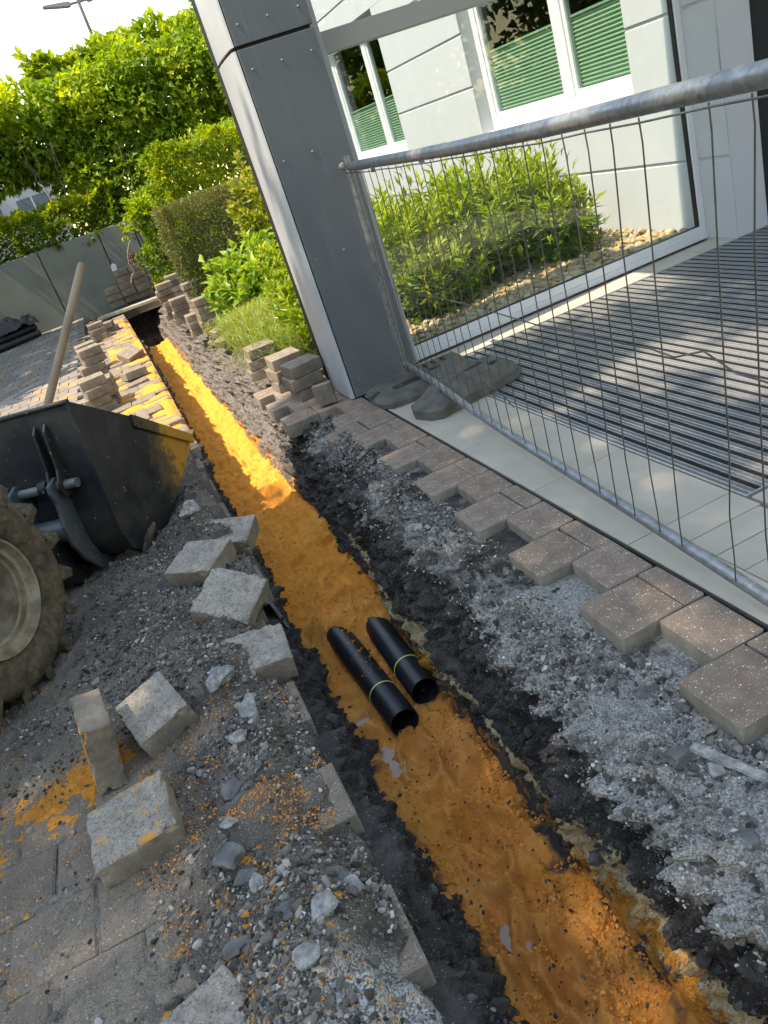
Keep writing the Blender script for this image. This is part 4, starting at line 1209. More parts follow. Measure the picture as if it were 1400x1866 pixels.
while t < FL - .06:
    if i == 25: t += .1295; i += 1; continue
    zt = np.interp(t, [p[0] for p in tp], [p[1] for p in tp]) - .030
    kx, kt = rw.uniform(-.006, .006), rw.uniform(-.003, .003)
    if i in (13, 21, 24): kt = .014 * (1 if i % 2 else -1)
    bot = .125 + rw.uniform(-.004, .01)
    lean = rw.uniform(-.014, .014) - .125
    pts = [fp(t, zt + .006, -.02), fp(t + rw.uniform(-.004, .004), zt - .05, -.020), fp(t + kt * .6 - .035, 1.0 + rw.uniform(-.1, .1), -.018 + kx * .7), fp(t + kt + lean * .6, .62 + rw.uniform(-.1, .1), -.018 + kx), fp(t + lean * .84, .34, -.018 + kx * .6), fp(t + lean * .88 + rw.uniform(-.004, .004), bot + .06, -.018), fp(t + lean * .92, bot - .02, -.018)]
    b = MB(); b.tube(pts, .0022, 6)
    b.obj('wire', MAT['wire_rust' if i in (8, 10) else 'wire_steel'], fence, smooth=True, fixn=False)
    t += .1295; i += 1
b = MB(); b.tube([fp(.1 + s_ * (FL - .15) / 14, np.interp(.1 + s_ * (FL - .15) / 14, [p[0] for p in tp], [p[1] for p in tp]) - .036 + .003 * (s_ % 2), -.02) for s_ in range(15)], .0028, 6); b.obj('wire', MAT['wire_steel'], fence, smooth=True, fixn=False)
# bent cross wire
cw = [(.10, .80), (.4, .70), (.75, .655), (.95, .72), (1.25, .735), (1.7, .745), (2.1, .75), (2.45, .752), (2.72, .768), (2.99, .777), (3.137, .787), (3.253, .782), (3.384, .823), (3.50, .787), (FL - .05, .785)]
b = MB(); b.tube([fp(t_, z_, -.022) for t_, z_ in cw], .0028, 6); b.obj('cross_wire', MAT['wire_steel'], fence, smooth=True, fixn=False)
b = MB(); b.tube([fp(1.62, .36, -.02), fp(1.8, .34, -.021), fp(1.88, .325, -.021), fp(1.95, .30, -.021)], .0028, 6); b.obj('cross_wire', MAT['wire_steel'], fence, smooth=True, fixn=False)
b = MB()
for t_ in (.72, 1.55):
    b.box(-.03, .03, -.004, .004, -.012, .012, Matrix.Translation(fp(t_, 1.372, -.012)) @ Matrix.Rotation(math.atan2(fd.y, fd.x), 4, 'Z'))
b.obj('clip', MAT['galvanised'], fence)

# fence foot: concrete base with pockets
def foot(half, top, h, pockets, loc, rz, label):
    """half: outline (x, y); top: plateau outline, same point count; pockets cut out of the top"""
    n = len(half)
    V = [(x, y, 0) for x, y in half] + [(x, y, h * .42) for x, y in half] + [(x, y, hz) for x, y, hz in top]
    F = [tuple(range(n))[::-1], tuple(range(2 * n, 3 * n))]
    for r_k in (0, n): F += [(r_k + i, r_k + (i + 1) % n, r_k + n + (i + 1) % n, r_k + n + i) for i in range(n)]
    mb = MB(); mb.add(V, F)
    base = mb.obj('fence_foot', MAT['foot_grey'], None, bevel=.002, seg=1)
    cut = MB()
    for (px, py, a_, b_, z_, rnd) in pockets:
        m = 10 if rnd else 4
        poly = [(px + a_ * math.cos(2 * math.pi * (k + .5) / m) * (1 if rnd else 1.414), py + b_ * math.sin(2 * math.pi * (k + .5) / m) * (1 if rnd else 1.414)) for k in range(m)]
        cut.prism(poly, z_, .4, lambda p, q_, h_: (p, q_, h_))
    co = cut.obj('fence_foot_cut', MAT['foot_grey'], None)
    md = base.modifiers.new('b', 'BOOLEAN'); md.object = co; md.solver = 'EXACT'
    dg = bpy.context.evaluated_depsgraph_get(); dg.update()
    me = bpy.data.meshes.new_from_object(base.evaluated_get(dg)); base.modifiers.clear(); base.data = me
    bpy.data.objects.remove(co)
    base.location = loc; base.rotation_euler = (0, 0, rz)
    return tag(base, label, 'fence foot', 'feet of the fence panel')
oA = [(-.36, -.16), (-.31, -.25), (-.12, -.27), (.30, -.27), (.35, -.22), (.35, .22), (.30, .27), (-.30, .27), (-.36, .20), (-.38, .02)]
tA = [(-.30, -.13, .055), (-.27, -.20, .06), (-.10, -.235, .075), (.285, -.235, .075), (.315, -.205, .075), (.315, .205, .075), (.285, .235, .075), (-.27, .235, .06), (-.31, .18, .055), (-.33, .02, .055)]
foot(oA, tA, .08, [(-.12, -.03, .10, .05, .02, 0), (.08, .14, .020, .055, .02, 1), (.145, .14, .020, .055, .02, 1), (.21, .14, .020, .055, .02, 1), (.10, .02, .05, .022, .02, 1), (-.36, .02, .06, .035, .012, 0)], (1.64, 4.72, 0), R(-4), 'flat concrete fence foot with rectangular pocket and slots, tucked against the grey column')
oB = [(-.36, -.10), (-.31, -.16), (-.10, -.16), (.28, -.16), (.34, -.11), (.34, .10), (.28, .16), (-.20, .16), (-.33, .14), (-.38, .04)]
tB = [(-.29, -.085, .075), (-.25, -.115, .085), (-.09, -.115, .125), (.25, -.115, .125), (.28, -.085, .125), (.28, .075, .125), (.25, .115, .125), (-.17, .115, .125), (-.27, .105, .085), (-.31, .03, .075)]
foot(oB, tB, .13, [(.12, .05, .07, .022, .09, 0), (.20, -.05, .03, .025, .08, 0)], (1.71, 4.20, 0), R(12), 'thicker concrete fence foot lying nearer, over tiles and mat edge')

# ================================================================== pebble bed and laurel behind the glass
bed = empty('pebble_bed', (3.1, 6.2, 0)); bed['kind'] = 'structure'
b = MB(); b.box(-1.34, 1.38, -.85, 1.9, -.14, .02); b.obj('bed_soil', MAT['terrace_soil'], bed)
PEB = []
for k in range(8):
    W, F_ = stone_shape(900 + k, ICO2, .16, .62, False)
    PEB.append(arrmesh('pebble', W * .04, F_, MAT['pebble'], True))
cells = []
for y in np.arange(5.385, 7.9, .058):
    for x in np.arange(1.85, 4.47, .062):
        cells.append((x + RNG.uniform(-.018, .018), y + RNG.uniform(-.016, .016)))
cells = np.array(cells)
cells = np.concatenate([cells, cells + RNG.normal(0, .025, cells.shape)])
vis = ((cells[:, 1] < 5.62 + .0 * cells[:, 0]) | ((cells[:, 0] > 3.95) & (cells[:, 1] < 6.6)) | (cells[:, 1] < 5.4 + (cells[:, 0] - 2) * .22))
cells[:, 0] = np.clip(cells[:, 0], 1.86, 4.46); cells[:, 1] = np.maximum(cells[:, 1], 5.38)
iv = np.where(vis)[0]
order = iv[np.argsort(cells[iv, 1] - .3 * cells[iv, 0])]
for k in order[:290]:
    s_ = RNG.uniform(.6, 1.25)
    link('pebble', PEB[int(RNG.integers(0, 8))], bed, (cells[k, 0] - 3.1, cells[k, 1] - 6.2, .045 + RNG.uniform(-.005, .03)), (RNG.uniform(-.4, .4), RNG.uniform(-.4, .4), RNG.uniform(0, 6))).scale = (s_, s_, s_)
rest = np.setdiff1d(np.arange(len(cells)), order[:290])
pp = np.c_[cells[rest] - [3.1, 6.2], .042 + RNG.uniform(-.005, .03, len(rest))]
scatter_stones('pebbles', pp, RNG.uniform(.024, .05, len(rest)), MAT['pebble_mass'], 44, ICO2, None, .62, bed, False)

def sprays(n, c, r, seed, k=9, ln=.10, upb=.8):
    """upright leafy shoots on a lumpy ellipsoid: returns leaf pos, dirs, var"""
    g_ = np.random.default_rng(seed)
    tip, nrm = pts_ellipsoid(n, c, r, seed, .35, .22)
    tip = tip[tip[:, 2] > .05]; nn = len(tip)
    nrm = nrm[:nn]
    ax = np.c_[g_.normal(0, .35, (nn, 2)), np.full(nn, upb)] + (tip - np.asarray(c)) / np.asarray(r) * .55
    ax /= np.linalg.norm(ax, axis=1, keepdims=True)
    P_, D_, V_ = [], [], []
    hh = np.clip((tip[:, 2] - (c[2] - r[2])) / (2 * r[2]), 0, 1)
    for j in range(k):
        f = j / k
        a = g_.normal(size=(nn, 3)); s_ = np.cross(ax, a); s_ /= np.linalg.norm(s_, axis=1, keepdims=True)
        P_.append(tip - ax * ln * 1.3 * (1 - f)[..., None] if False else tip - ax * ln * 1.3 * (1 - f))
        D_.append(ax * (.55 + .55 * f) + s_ * (1.0 - .5 * f))
        V_.append(np.clip(.18 + .5 * f * (.4 + .6 * hh) + .25 * hh + g_.normal(0, .12, nn), 0, 1))  # paler towards shoot tips; low leaves coloured darker in place of shade
    return np.concatenate(P_), np.concatenate(D_), np.concatenate(V_)

def shrub(name, label, cat, loc, parts, mat_, ln, wd, seed, k=9, upb=.8, group=None, stem=True):
    root = empty(name, loc, 0, label, cat, group)
    P_, D_, V_ = [], [], []
    for (n, c, r) in parts:
        a, b_, v = sprays(n, c, r, seed, k, ln, upb); P_.append(a); D_.append(b_); V_.append(v); seed += 1
    P_, D_, V_ = map(np.concatenate, (P_, D_, V_))
    g_ = np.random.default_rng(seed)
    L_ = ln * g_.uniform(.65, 1.2, len(P_))
    o = leaf_obj('foliage', mat_, root, P_, D_, L_, L_ * wd, seed, var=V_)
    o['kind'] = 'stuff'
    if stem:
        tops = [(c[0] + random.uniform(-.6, .6) * r[0], c[1] + random.uniform(-.6, .6) * r[1], c[2] + r[2] * .3) for (n, c, r) in parts for _ in range(8)]
        for q_ in range(0, len(tops), 8): stems('stems', root, (parts[q_ // 8][1][0], parts[q_ // 8][1][1], 0), tops[q_:q_ + 8])
    return root
lb = shrub('laurel_bush', 'bright green narrow leaved laurel bush behind the glass screen', 'bush', (3.0, 6.5, .02),
      [(340, (-.65, .05, .52), (.50, .62, .56)), (360, (.0, .1, .56), (.52, .68, .55)), (350, (.62, .05, .52), (.50, .58, .52)), (160, (.80, -.32, .34), (.30, .28, .36)), (110, (-.5, -.42, .30), (.45, .25, .3))], 'leaf_laurel', .135, .24, 301, 9)
# single front leaves
LV, LF, _ = leaf_mass(np.zeros((1, 3)), np.array([[0, 0, 1.]]), [.11], [.032], 1)
LEAF = []
for v in (.35, .6, .85):
    LEAF.append(arrmesh('leaf', LV, LF, MAT['leaf_laurel'], False, None, {'var': np.full(5, v)}))
tips, dirs = pts_ellipsoid(260, (.05, -.1, .58), (1.05, .62, .62), 77, .92, .1)
for i in range(260):
    if tips[i][2] < .15: continue
    dv = Vector((dirs[i][0] * .5 + random.gauss(0, .3), dirs[i][1] * .5 + random.gauss(0, .3), 1.0))
    link('leaf', LEAF[i % 3], lb, tips[i], dv.to_track_quat('Z', 'Y').to_euler())

# planting beside the column, right of the trench
shrub('laurel_bush', 'glossy green laurel bush between the feathery herb and the grey column', 'bush', (1.85, 6.9, 0),
      [(330, (-.12, -.1, .42), (.45, .55, .46)), (330, (.3, .2, .55), (.5, .7, .5)), (160, (-.1, .75, .5), (.45, .5, .5))], 'leaf_laurel', .115, .30, 320, 9)
shrub('hydrangea', 'light green shrub with broad leaves behind the feathery herb', 'shrub', (1.5, 9.3, 0),
      [(170, (-.05, -.2, .52), (.5, .6, .42)), (170, (.5, .2, .6), (.5, .6, .42))], 'leaf_hydrangea', .135, .62, 331, 7, .5)
# feathery herb
hb = empty('feathery_herb', (1.22, 7.7, 0), 0, 'tuft of feathery pale green herb spilling toward the block stacks', 'herb')
g_ = np.random.default_rng(50)
n = 7000
hp = np.c_[g_.normal(.05, .20, n), g_.uniform(-1.15, .95, n), np.zeros(n)]
hp[:, 2] = g_.uniform(.05, .42, n) * (1 - .5 * np.clip(np.abs(hp[:, 1]) / 1.2, 0, 1))
hd = np.c_[g_.normal(-.25, .5, n), g_.normal(-.1, .5, n), np.full(n, .9)]
o = leaf_obj('foliage', 'leaf_lavender', hb, hp, hd, g_.uniform(.08, .17, n), np.full(n, .008), 51, var=np.clip(hp[:, 2] * 2 + g_.normal(0, .15, n), 0, 1)); o['kind'] = 'stuff'
# dark ground ivy under the beds
b = MB(); b.box(1.12, 3.4, 6.2, 16, -.13, -.02); tag(b.obj('planting_bed', MAT['terrace_soil']), kind='structure')

def clipped(name, label, cat, lo, hi, n, mat_, ln, wd, seed, topvar=.25, loc=None, lump=.05):
    lo, hi = np.array(lo, float), np.array(hi, float)
    c = (lo + hi) / 2
    root = empty(name, (c[0], c[1], lo[2]), 0, label, cat)
    g_ = np.random.default_rng(seed)
    q = g_.uniform(lo, hi, (n, 3))
    # pull most leaves onto the visible faces
    w = g_.uniform(0, 1, n)
    q[w < .42, 1] = lo[1] + g_.exponential(.06, (w < .42).sum())
    m = (w >= .42) & (w < .7); q[m, 2] = hi[2] - g_.exponential(.06, m.sum())
    m = (w >= .7) & (w < .9); q[m, 0] = lo[0] + g_.exponential(.06, m.sum())
    q = q + lump * np.stack([fbm(q * 3, seed + 5, 3), fbm(q * 3 + 9, seed + 6, 3), fbm(q * 3 + 5, seed + 7, 3)], -1)
    dr = np.stack([q[:, 0] - c[0], q[:, 1] - c[1], (q[:, 2] - c[2]) + .3], -1) / (hi - lo) + g_.normal(0, .45, (n, 3))
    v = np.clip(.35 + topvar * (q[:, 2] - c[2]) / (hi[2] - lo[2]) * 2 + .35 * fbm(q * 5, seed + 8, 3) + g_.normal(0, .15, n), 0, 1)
    L_ = ln * g_.uniform(.6, 1.3, n)
    o = leaf_obj('foliage', mat_, root, q - [c[0], c[1], lo[2]], dr, L_, L_ * wd, seed, var=v); o['kind'] = 'stuff'
    tops = [(g_.uniform(lo[0], hi[0]) - c[0], g_.uniform(lo[1], hi[1]) - c[1], (hi[2] - lo[2]) * .7) for _ in range(8)]
    stems('stems', root, (0, 0, 0), tops, r=.02)
    return root
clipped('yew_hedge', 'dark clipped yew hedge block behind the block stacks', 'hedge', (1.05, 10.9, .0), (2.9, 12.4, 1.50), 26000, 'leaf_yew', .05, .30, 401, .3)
shrub('yellow_shrub', 'yellow green leafy shrub in front of the clipped hedge', 'shrub', (2.1, 9.9, 0),
      [(200, (.0, .0, 1.0), (.42, .5, .75)), (140, (.5, .3, 1.2), (.5, .5, .7))], 'leaf_yellow', .11, .45, 411, 8, .6)
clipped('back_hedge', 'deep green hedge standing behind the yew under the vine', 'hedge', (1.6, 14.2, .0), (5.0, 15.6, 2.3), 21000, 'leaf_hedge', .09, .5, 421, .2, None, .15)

# ================================================================== far end: wall, terrace, vine
clipped('far_hedge', 'tall dark hedge closing the view behind the vine', 'hedge', (.6, 22, 1.3), (9, 23.5, 5.2), 9000, 'leaf_hedge', .26, .6, 426, .2, None, .3)
rw_ = empty('retaining_wall', (-1, 18.2, 0), 0, 'grey green concrete retaining wall with vertical joints', 'wall')
xj = [-9, -7.3, -5.6, -4.3, -2.9, -1.62, -.93 + .0, .35, 1.6]
xj = [-8.6, -7.33, -6.05, -4.77, -3.49, -2.21, -.93, .35, 1.63]
for i in range(len(xj) - 1):
    b = MB(); b.box(xj[i] + .012 + 1, xj[i + 1] - .012 + 1, 0, .16, -.13, 1.49 + random.uniform(-.008, .008))
    b.obj('wall_slab', MAT['concrete_wall'], rw_, bevel=.01, seg=1)
b = MB(); b.box(xj[0] + 1, xj[-1] + 1, .05, .15, -.13, 1.46); b.obj('joint_fill', MAT['terrace_soil'], rw_)
b = MB(); b.box(-60, 6, 18.37, 70, -.13, 1.42); tag(b.obj('terrace', MAT['terrace_soil']), kind='structure')
clipped('wall_hedge', 'low hedge growing along the top of the retaining wall', 'hedge', (-5.0, 18.35, 1.40), (.9, 19.3, 2.18), 26000, 'leaf_hedge', .095, .6, 431, .35, None, .22)

def cloud_leaves(specs, seed, ln, wd, mat_, root, name='foliage', hang=0.0):
    P_, D_ = [], []
    g_ = np.random.default_rng(seed)
    for (n, c, r) in specs:
        p, d_ = pts_ellipsoid(n, c, r, seed, .6, .28); seed += 1
        P_.append(p); D_.append(d_ * .8 + g_.normal(0, .5, (n, 3)) + [0, -.25, -hang])
    P_, D_ = np.concatenate(P_), np.concatenate(D_)
    zn = (P_[:, 2] - P_[:, 2].min()) / (np.ptp(P_[:, 2]) + 1e-6)
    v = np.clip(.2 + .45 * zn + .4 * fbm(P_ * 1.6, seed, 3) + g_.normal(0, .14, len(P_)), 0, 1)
    L_ = ln * g_.uniform(.6, 1.25, len(P_))
    o = leaf_obj(name, mat_, root, P_, D_, L_, L_ * wd, seed, var=v, droop=.25); o['kind'] = 'stuff'
    return o
vine = empty('climbing_vine', (1.5, 19.3, 1.4), 0, 'sunlit mass of climbing vine hanging over a pergola above the wall', 'vine')
vs = []
gv = np.random.default_rng(5)
for x in np.arange(-4.6, 4.2, .55):       # crest
    vs.append((620, (x, gv.uniform(-.3, .4), 2.70 + .18 * math.sin(x * 1.7) + gv.uniform(-.12, .12)), (.55, .75, .50)))
for x in np.arange(-4.6, 4.2, .6):        # second tier
    vs.append((520, (x, gv.uniform(-.2, .3), 2.05 + gv.uniform(-.15, .15)), (.55, .6, .50)))
for x in np.arange(-4.8, -1.2, .45):
    vs.append((380, (x, gv.uniform(-.1, .5), 1.62 + gv.uniform(-.12, .12)), (.5, .5, .36)))
for x in np.arange(-1.15, 4.2, .5):        # curtain towards the right
    vs.append((420, (x, gv.uniform(-.25, .25), 1.45 + gv.uniform(-.15, .15)), (.45, .5, .5)))
for (x, z, rx, rz_) in ((-.75, .95, .36, .55), (-.62, .40, .30, .55), (-.55, .0, .24, .5), (-.5, -.35, .16, .35), (.0, .75, .5, .5), (.7, .7, .55, .55), (1.5, .75, .6, .55), (2.4, .8, .6, .55)):
    vs.append((480, (x, -.55 + gv.uniform(-.1, .1), z), (rx, .35, rz_)))
cloud_leaves(vs, 600, .165, .66, 'leaf_vine', vine, hang=.3)
b = MB()
for i in range(9):
    b = MB()
    x0 = gv.uniform(-3.0, .5); z0 = gv.uniform(1.2, 2.2); l = gv.uniform(.5, 1.3)
    pts = [(x0, -.75, z0), (x0 + gv.uniform(-.1, .1), -.8, z0 - l * .4), (x0 + gv.uniform(-.15, .15), -.8, z0 - l * .75), (x0 + gv.uniform(-.25, .25), -.82, z0 - l)]
    b.tube(pts, .007, 5)
    b.obj('stem', MAT['bark'], vine, smooth=True, fixn=False)
b = MB()
for x in (-5.4, .1, 2.6):
    b.box(x - .06, x + .06, -.06, .06, 0, 2.4)
b.box(-5.2, 3.6, -.05, .05, 2.3, 2.42); b.box(-5.2, 3.6, .65, .75, 2.3, 2.42)
b.obj('pergola_frame', MAT['bark'], vine)
vine2 = empty('climbing_vine', (4.15, 17.6, 0), 0, 'vine climbing a slim grey mast beside the column', 'vine')
b = MB(); b.box(-.05, .05, -.05, .05, 0, 6.5); b.obj('mast', MAT['lamp_grey'], vine2)
cloud_leaves([(260, (-.14 + .08 * math.sin(z * 2), -.05, z), (.26, .28, .40)) for z in np.arange(3.2, 6.6, .45)], 700, .11, .6, 'leaf_vine', vine2)
# hanging tendril
b = MB(); b.tube([(.86, 15, 1.36), (.80, 15.0, 1.22), (.72, 15, 1.15), (.62, 15, 1.0), (.57, 15, .84), (.60, 15.02, .68), (.52, 15.03, .62), (.47, 15.02, .52)], .008, 6)
root = empty('vine_tendril', (.86, 15, 1.36), 0, 'single leafless vine shoot dangling in front of the retaining wall', 'vine shoot')
o = link('shoot', b.mesh('shoot', MAT['twig'], smooth=True, fixn=False), root, (-.86, -15, -1.36))
P_ = np.array([[-.05 + random.gauss(0, .07), random.gauss(0, .04), .02 + random.gauss(0, .09)] for _ in range(40)]); D_ = np.random.default_rng(3).normal(size=(40, 3)) + [0, 0, -.4]
leaf_obj('leaves', 'leaf_vine', root, P_, D_, np.full(40, .1), np.full(40, .06), 4)

# blocks stacked by the wall
WB = variants('wall_block', .30, .24, .135, 'block_face', 'block_face', 3)
heights = [(.12, 3), (.44, 5), (.76, 5), (1.08, 4), (1.42, 2)]
PLC = ['leftmost', 'second', 'middle', 'fourth', 'rightmost']
for ci, (x, n) in enumerate(heights):
    for i in range(n):
        p = n - 1 - i
        o = link('wall_block', random.choice(WB), None, (x - .0 + random.uniform(-.012, .012), 17.75 + random.uniform(-.04, .04) + .05 * (ci % 2), -.015 + i * .1365), (0, 0, random.uniform(-.05, .05)))
        tag(o, f"{'bottom' if p == n - 1 else ORD[p]} brown block in the {PLC[ci]} column of the pile by the concrete wall", 'block', 'brown blocks piled against the wall')
# red flower and white scrap on the pile
fl = empty('red_flowers', (.80, 17.72, .66), 0, 'small bunch of dark red flowers on the pile by the wall', 'flowers')
P_ = np.random.default_rng(8).normal(0, .035, (60, 3)) + [0, 0, .12]
V_, F_, v_ = leaf_mass(P_, np.random.default_rng(9).normal(size=(60, 3)), np.full(60, .06), np.full(60, .05), 10)
link('petals', arrmesh('petals', V_, F_, MAT['flower_red'], False, None, {'var': v_}), fl)
b = MB()
for i in range(4): b.tube([(random.uniform(-.02, .02), 0, 0), (random.uniform(-.05, .05), random.uniform(-.03, .03), .12)], .006, 5)
b.obj('stems', MAT['bark'], fl, fixn=False)
b = MB(); b.prism([(-.06, 0), (.05, .0), (.06, .12), (.0, .15), (-.05, .10)], -.02, .02, lambda a, c, h_: (a, h_, c))
o = b.obj('white_scrap', MAT['frame_white'], None, bevel=.004, seg=1, loc=(.36, 17.72, .67)); tag(o, 'small white scrap lying on the pile by the wall', 'scrap')
# dark gate
gt = empty('metal_gate', (1.38, 16.9, 0), 0, 'dark metal gate half hidden by leaves beside the pile', 'gate')
b = MB(); b.box(-.40, -.36, -.02, .02, 0, 1.3); b.box(.36, .40, -.02, .02, 0, 1.3); b.box(-.36, .36, -.018, .018, 1.22, 1.26); b.box(-.36, .36, -.018, .018, .08, .12); b.obj('frame', MAT['gate_dark'], gt)
for i in range(9):
    b = MB(); b.box(-.012, .012, -.012, .012, .12, 1.22); b.obj('bar', MAT['gate_dark'], gt, loc=(-.32 + .08 * i, 0, 0))
clipped('gate_shrub', 'pale leafy shrub hanging beside the dark gate', 'shrub', (.98, 14.6, .25), (1.5, 15.6, 1.75), 2600, 'leaf_vine', .09, .6, 441, .2, None, .2)

# bundle of black pipes under a tarp
bd = empty('pipe_bundle', (-2.15, 17.55, 0), R(24), 'bundle of black corrugated pipes under a crumpled black sheet by the wall', 'pipe bundle')
for i, (yy, zz) in enumerate(((-.22, .07), (-.07, .07), (.08, .07), (-.15, .20), (.0, .20), (-.07, .33))):
    b = MB(); pts = []; rs = []
    for q in range(61):
        pts.append((-.75 + q * .022, yy, zz)); rs.append(.068 if q % 2 else .061)
    b.tube(pts, rs, 12); b.obj('pipe', MAT['tarp_black'], bd, smooth=True, fixn=False)
U_, V_ = np.meshgrid(np.linspace(-.2, .62, 40), np.linspace(-.34, .30, 34))
Zt = .47 - .9 * (V_ + .05) ** 2 * 2.2 - .25 * np.clip(np.abs(U_ - .2) - .25, 0, 1) + .07 * fbm(P3(U_, V_) * 7, 4, 4)
link('sheet', arrmesh('sheet', np.stack([U_, V_, Zt], -1).reshape(-1, 3), grid_faces(34, 40), MAT['tarp_black'], True), bd)
b = MB(); b.tube([(-.45, -.31, .06), (-.45, -.24, .22), (-.45, -.08, .41), (-.45, .06, .30), (-.45, .16, .1)], .008, 5); b.obj('strap', MAT['frame_white'], bd, fixn=False)

# street lamp
lp = empty('street_lamp', (4.05, 40, 1.3), 0, 'tall grey street lamp with two flat heads above the vine', 'street lamp')
b = MB(); b.tube([(.0, 0, 0), (.0, 0, 9.05)], [.11, .065], 12); b.obj('pole', MAT['lamp_grey'], lp, smooth=True)
b = MB(); b.tube([(-.5, 0, 8.62), (.5, 0, 8.62)], .05, 8); b.obj('bracket', MAT['lamp_grey'], lp, smooth=True)
for s_ in (-1, 1):
    b = MB(); b.prism([(.35, -.07), (.5, -.10), (1.45, -.04), (1.5, 0), (1.45, .05), (.5, .09), (.35, .07)], -.17, .17, lambda a, c, h_: (s_ * a, h_, 8.62 + c + .12 * (a - .4)))
    b.obj('lamp_head', MAT['lamp_head'], lp, bevel=.02)

# white building and railing seen through the gap on the left
fbld = empty('far_building', (-4.25, 33, 1.4), 0, 'white building glimpsed through the gap under the vine', 'building')
b = MB(); b.box(-6, 4.2, 0, 6, 0, 4.2); b.obj('wall', MAT['far_white'], fbld)
for zz in (.9, 2.4):
    for xx in (-4.4, -2.6, -.8, 1.0, 2.7):
        b = MB(); b.box(xx, xx + 1.1, -.03, .02, zz, zz + .95); w = b.obj('window', MAT['far_glass'], fbld)
        b = MB(); b.box(xx - .06, xx + 1.16, -.06, -.001, zz - .08, zz - .01); b.box(xx + .52, xx + .58, -.05, -.031, zz, zz + .95); b.obj('frame', MAT['far_white'], w)
rl = empty('railing', (-3, 24, 1.42), 0, 'white slatted railing on the terrace below the vine', 'railing')
b = MB(); b.box(-3, 3.4, -.02, .02, .95, 1.0); b.box(-3, 3.4, -.02, .02, .1, .15); b.obj('rail', MAT['far_white'], rl)
for i in range(43):
    b = MB() if i == 0 else b
    if i == 0: b.box(-.025, .025, -.015, .015, .15, .95); bar = b.mesh('bar', MAT['far_white'])
    link('bar', bar, rl, (-2.95 + .15 * i, 0, 0))

# ================================================================== loader
ld = empty('wheel_loader', (-.874, 3.034, 0), R(58), 'compact wheel loader with sandy black bucket and muddy tyre at the trench', 'wheel loader')
# local: x forward, y left, z up; right tyre face at y = 0
BWID = 1.34
prof = [(.955, .895), (.915, .60), (.88, .33), (.872, .22), (.90, .12), (.98, .055), (1.11, .03), (1.74, .30)]
def offs(p, d_):
    out = []
    for i in range(len(p)):
        a = Vector(p[max(i - 1, 0)]); c = Vector(p[min(i + 1, len(p) - 1)]); t_ = (c - a).normalized()
        out.append((p[i][0] + -t_.y * d_ * -1 * -1, p[i][1] + t_.x * d_))
    return out
inner = offs(prof, .014)
poly = prof + inner[::-1]
b = MB(); b.prism(poly, .016, BWID - .016, lambda a, c, h_: (a, h_, c))
bk = b.obj('bucket', MAT['bucket_black'], ld, smooth=True)
side = [(.945, .905), (1.37, .645), (1.80, .345), (1.765, .275), (1.12, .015), (.975, .045), (.885, .12), (.858, .22), (.868, .34), (.905, .60)]
for (y0, y1) in ((-.004, .0155), (BWID - .0155, BWID + .004)):
    b = MB(); b.prism(side, y0, y1, lambda a, c, h_: (a, h_, c)); b.obj('side_plate', MAT['bucket_black'], bk, bevel=.002, seg=1)
    yo = -.024 if y0 < 0 else BWID + .005
    b = MB(); b.prism([(1.34, .668), (1.81, .342), (1.795, .29), (1.325, .60)], yo, yo + .019, lambda a, c, h_: (a, h_, c)); b.obj('side_cutter', MAT['bucket_black'], bk, bevel=.003, seg=1)
b = MB(); b.prism([(1.60, .232), (1.86, .345), (1.86, .353), (1.60, .256)], -.02, BWID + .02, lambda a, c, h_: (a, h_, c)); b.obj('cutting_edge', MAT['bucket_black'], bk)
b = MB(); b.tube([(.953, .0, .90), (.953, BWID, .90)], .013, 10); b.obj('top_edge', MAT['bucket_black'], bk, smooth=True)
for yc in (.20, BWID - .20):
    for dy in (-.030, .030):
        b = MB(); b.prism([(.94, .83), (.905, .80), (.862, .62), (.825, .56), (.83, .49), (.88, .47), (.905, .52), (.925, .60)], yc + dy - .007, yc + dy + .007, lambda a, c, h_: (a, h_, c)); b.obj('bracket', MAT['bucket_black'], bk, bevel=.002, seg=1)
b = MB(); b.box(.868, .882, .40, 1.0, .47, .50); b.obj('rib', MAT['bucket_black'], bk)
# sand load and mud
U_, V_ = np.meshgrid(np.linspace(0, 1, 30), np.linspace(.02, BWID - .02, 40))
Xs = .91 + U_ * .80
Zs = .26 + .10 * np.sin(U_ * 3.1) + .05 * fbm(P3(U_ * 3, V_ * 4), 3, 4)
link('sand_load', arrmesh('sand_load', np.stack([Xs, V_, Zs], -1).reshape(-1, 3), grid_faces(40, 30), MAT['orange_sand'], True, None, {'wet': np.full(U_.size, .3), 'dark': np.zeros(U_.size)}), bk)
W, F_ = stone_shape(71, ICO3, .5, .8, False)
W = W * (1 + .25 * fbm(W * 3, 5, 4)[:, None])
link('mud_lump', arrmesh('mud_lump', W * np.array([.085, .03, .055]), F_, MAT['tyre_muddy'], True), bk, (1.03, .0, .105), (0, R(-15), 0))
link('mud_lump', arrmesh('mud_lump', W[:, [1, 2, 0]] * np.array([.03, .06, .035]), F_, MAT['tyre_muddy'], True), bk, (.93, .06, .075))
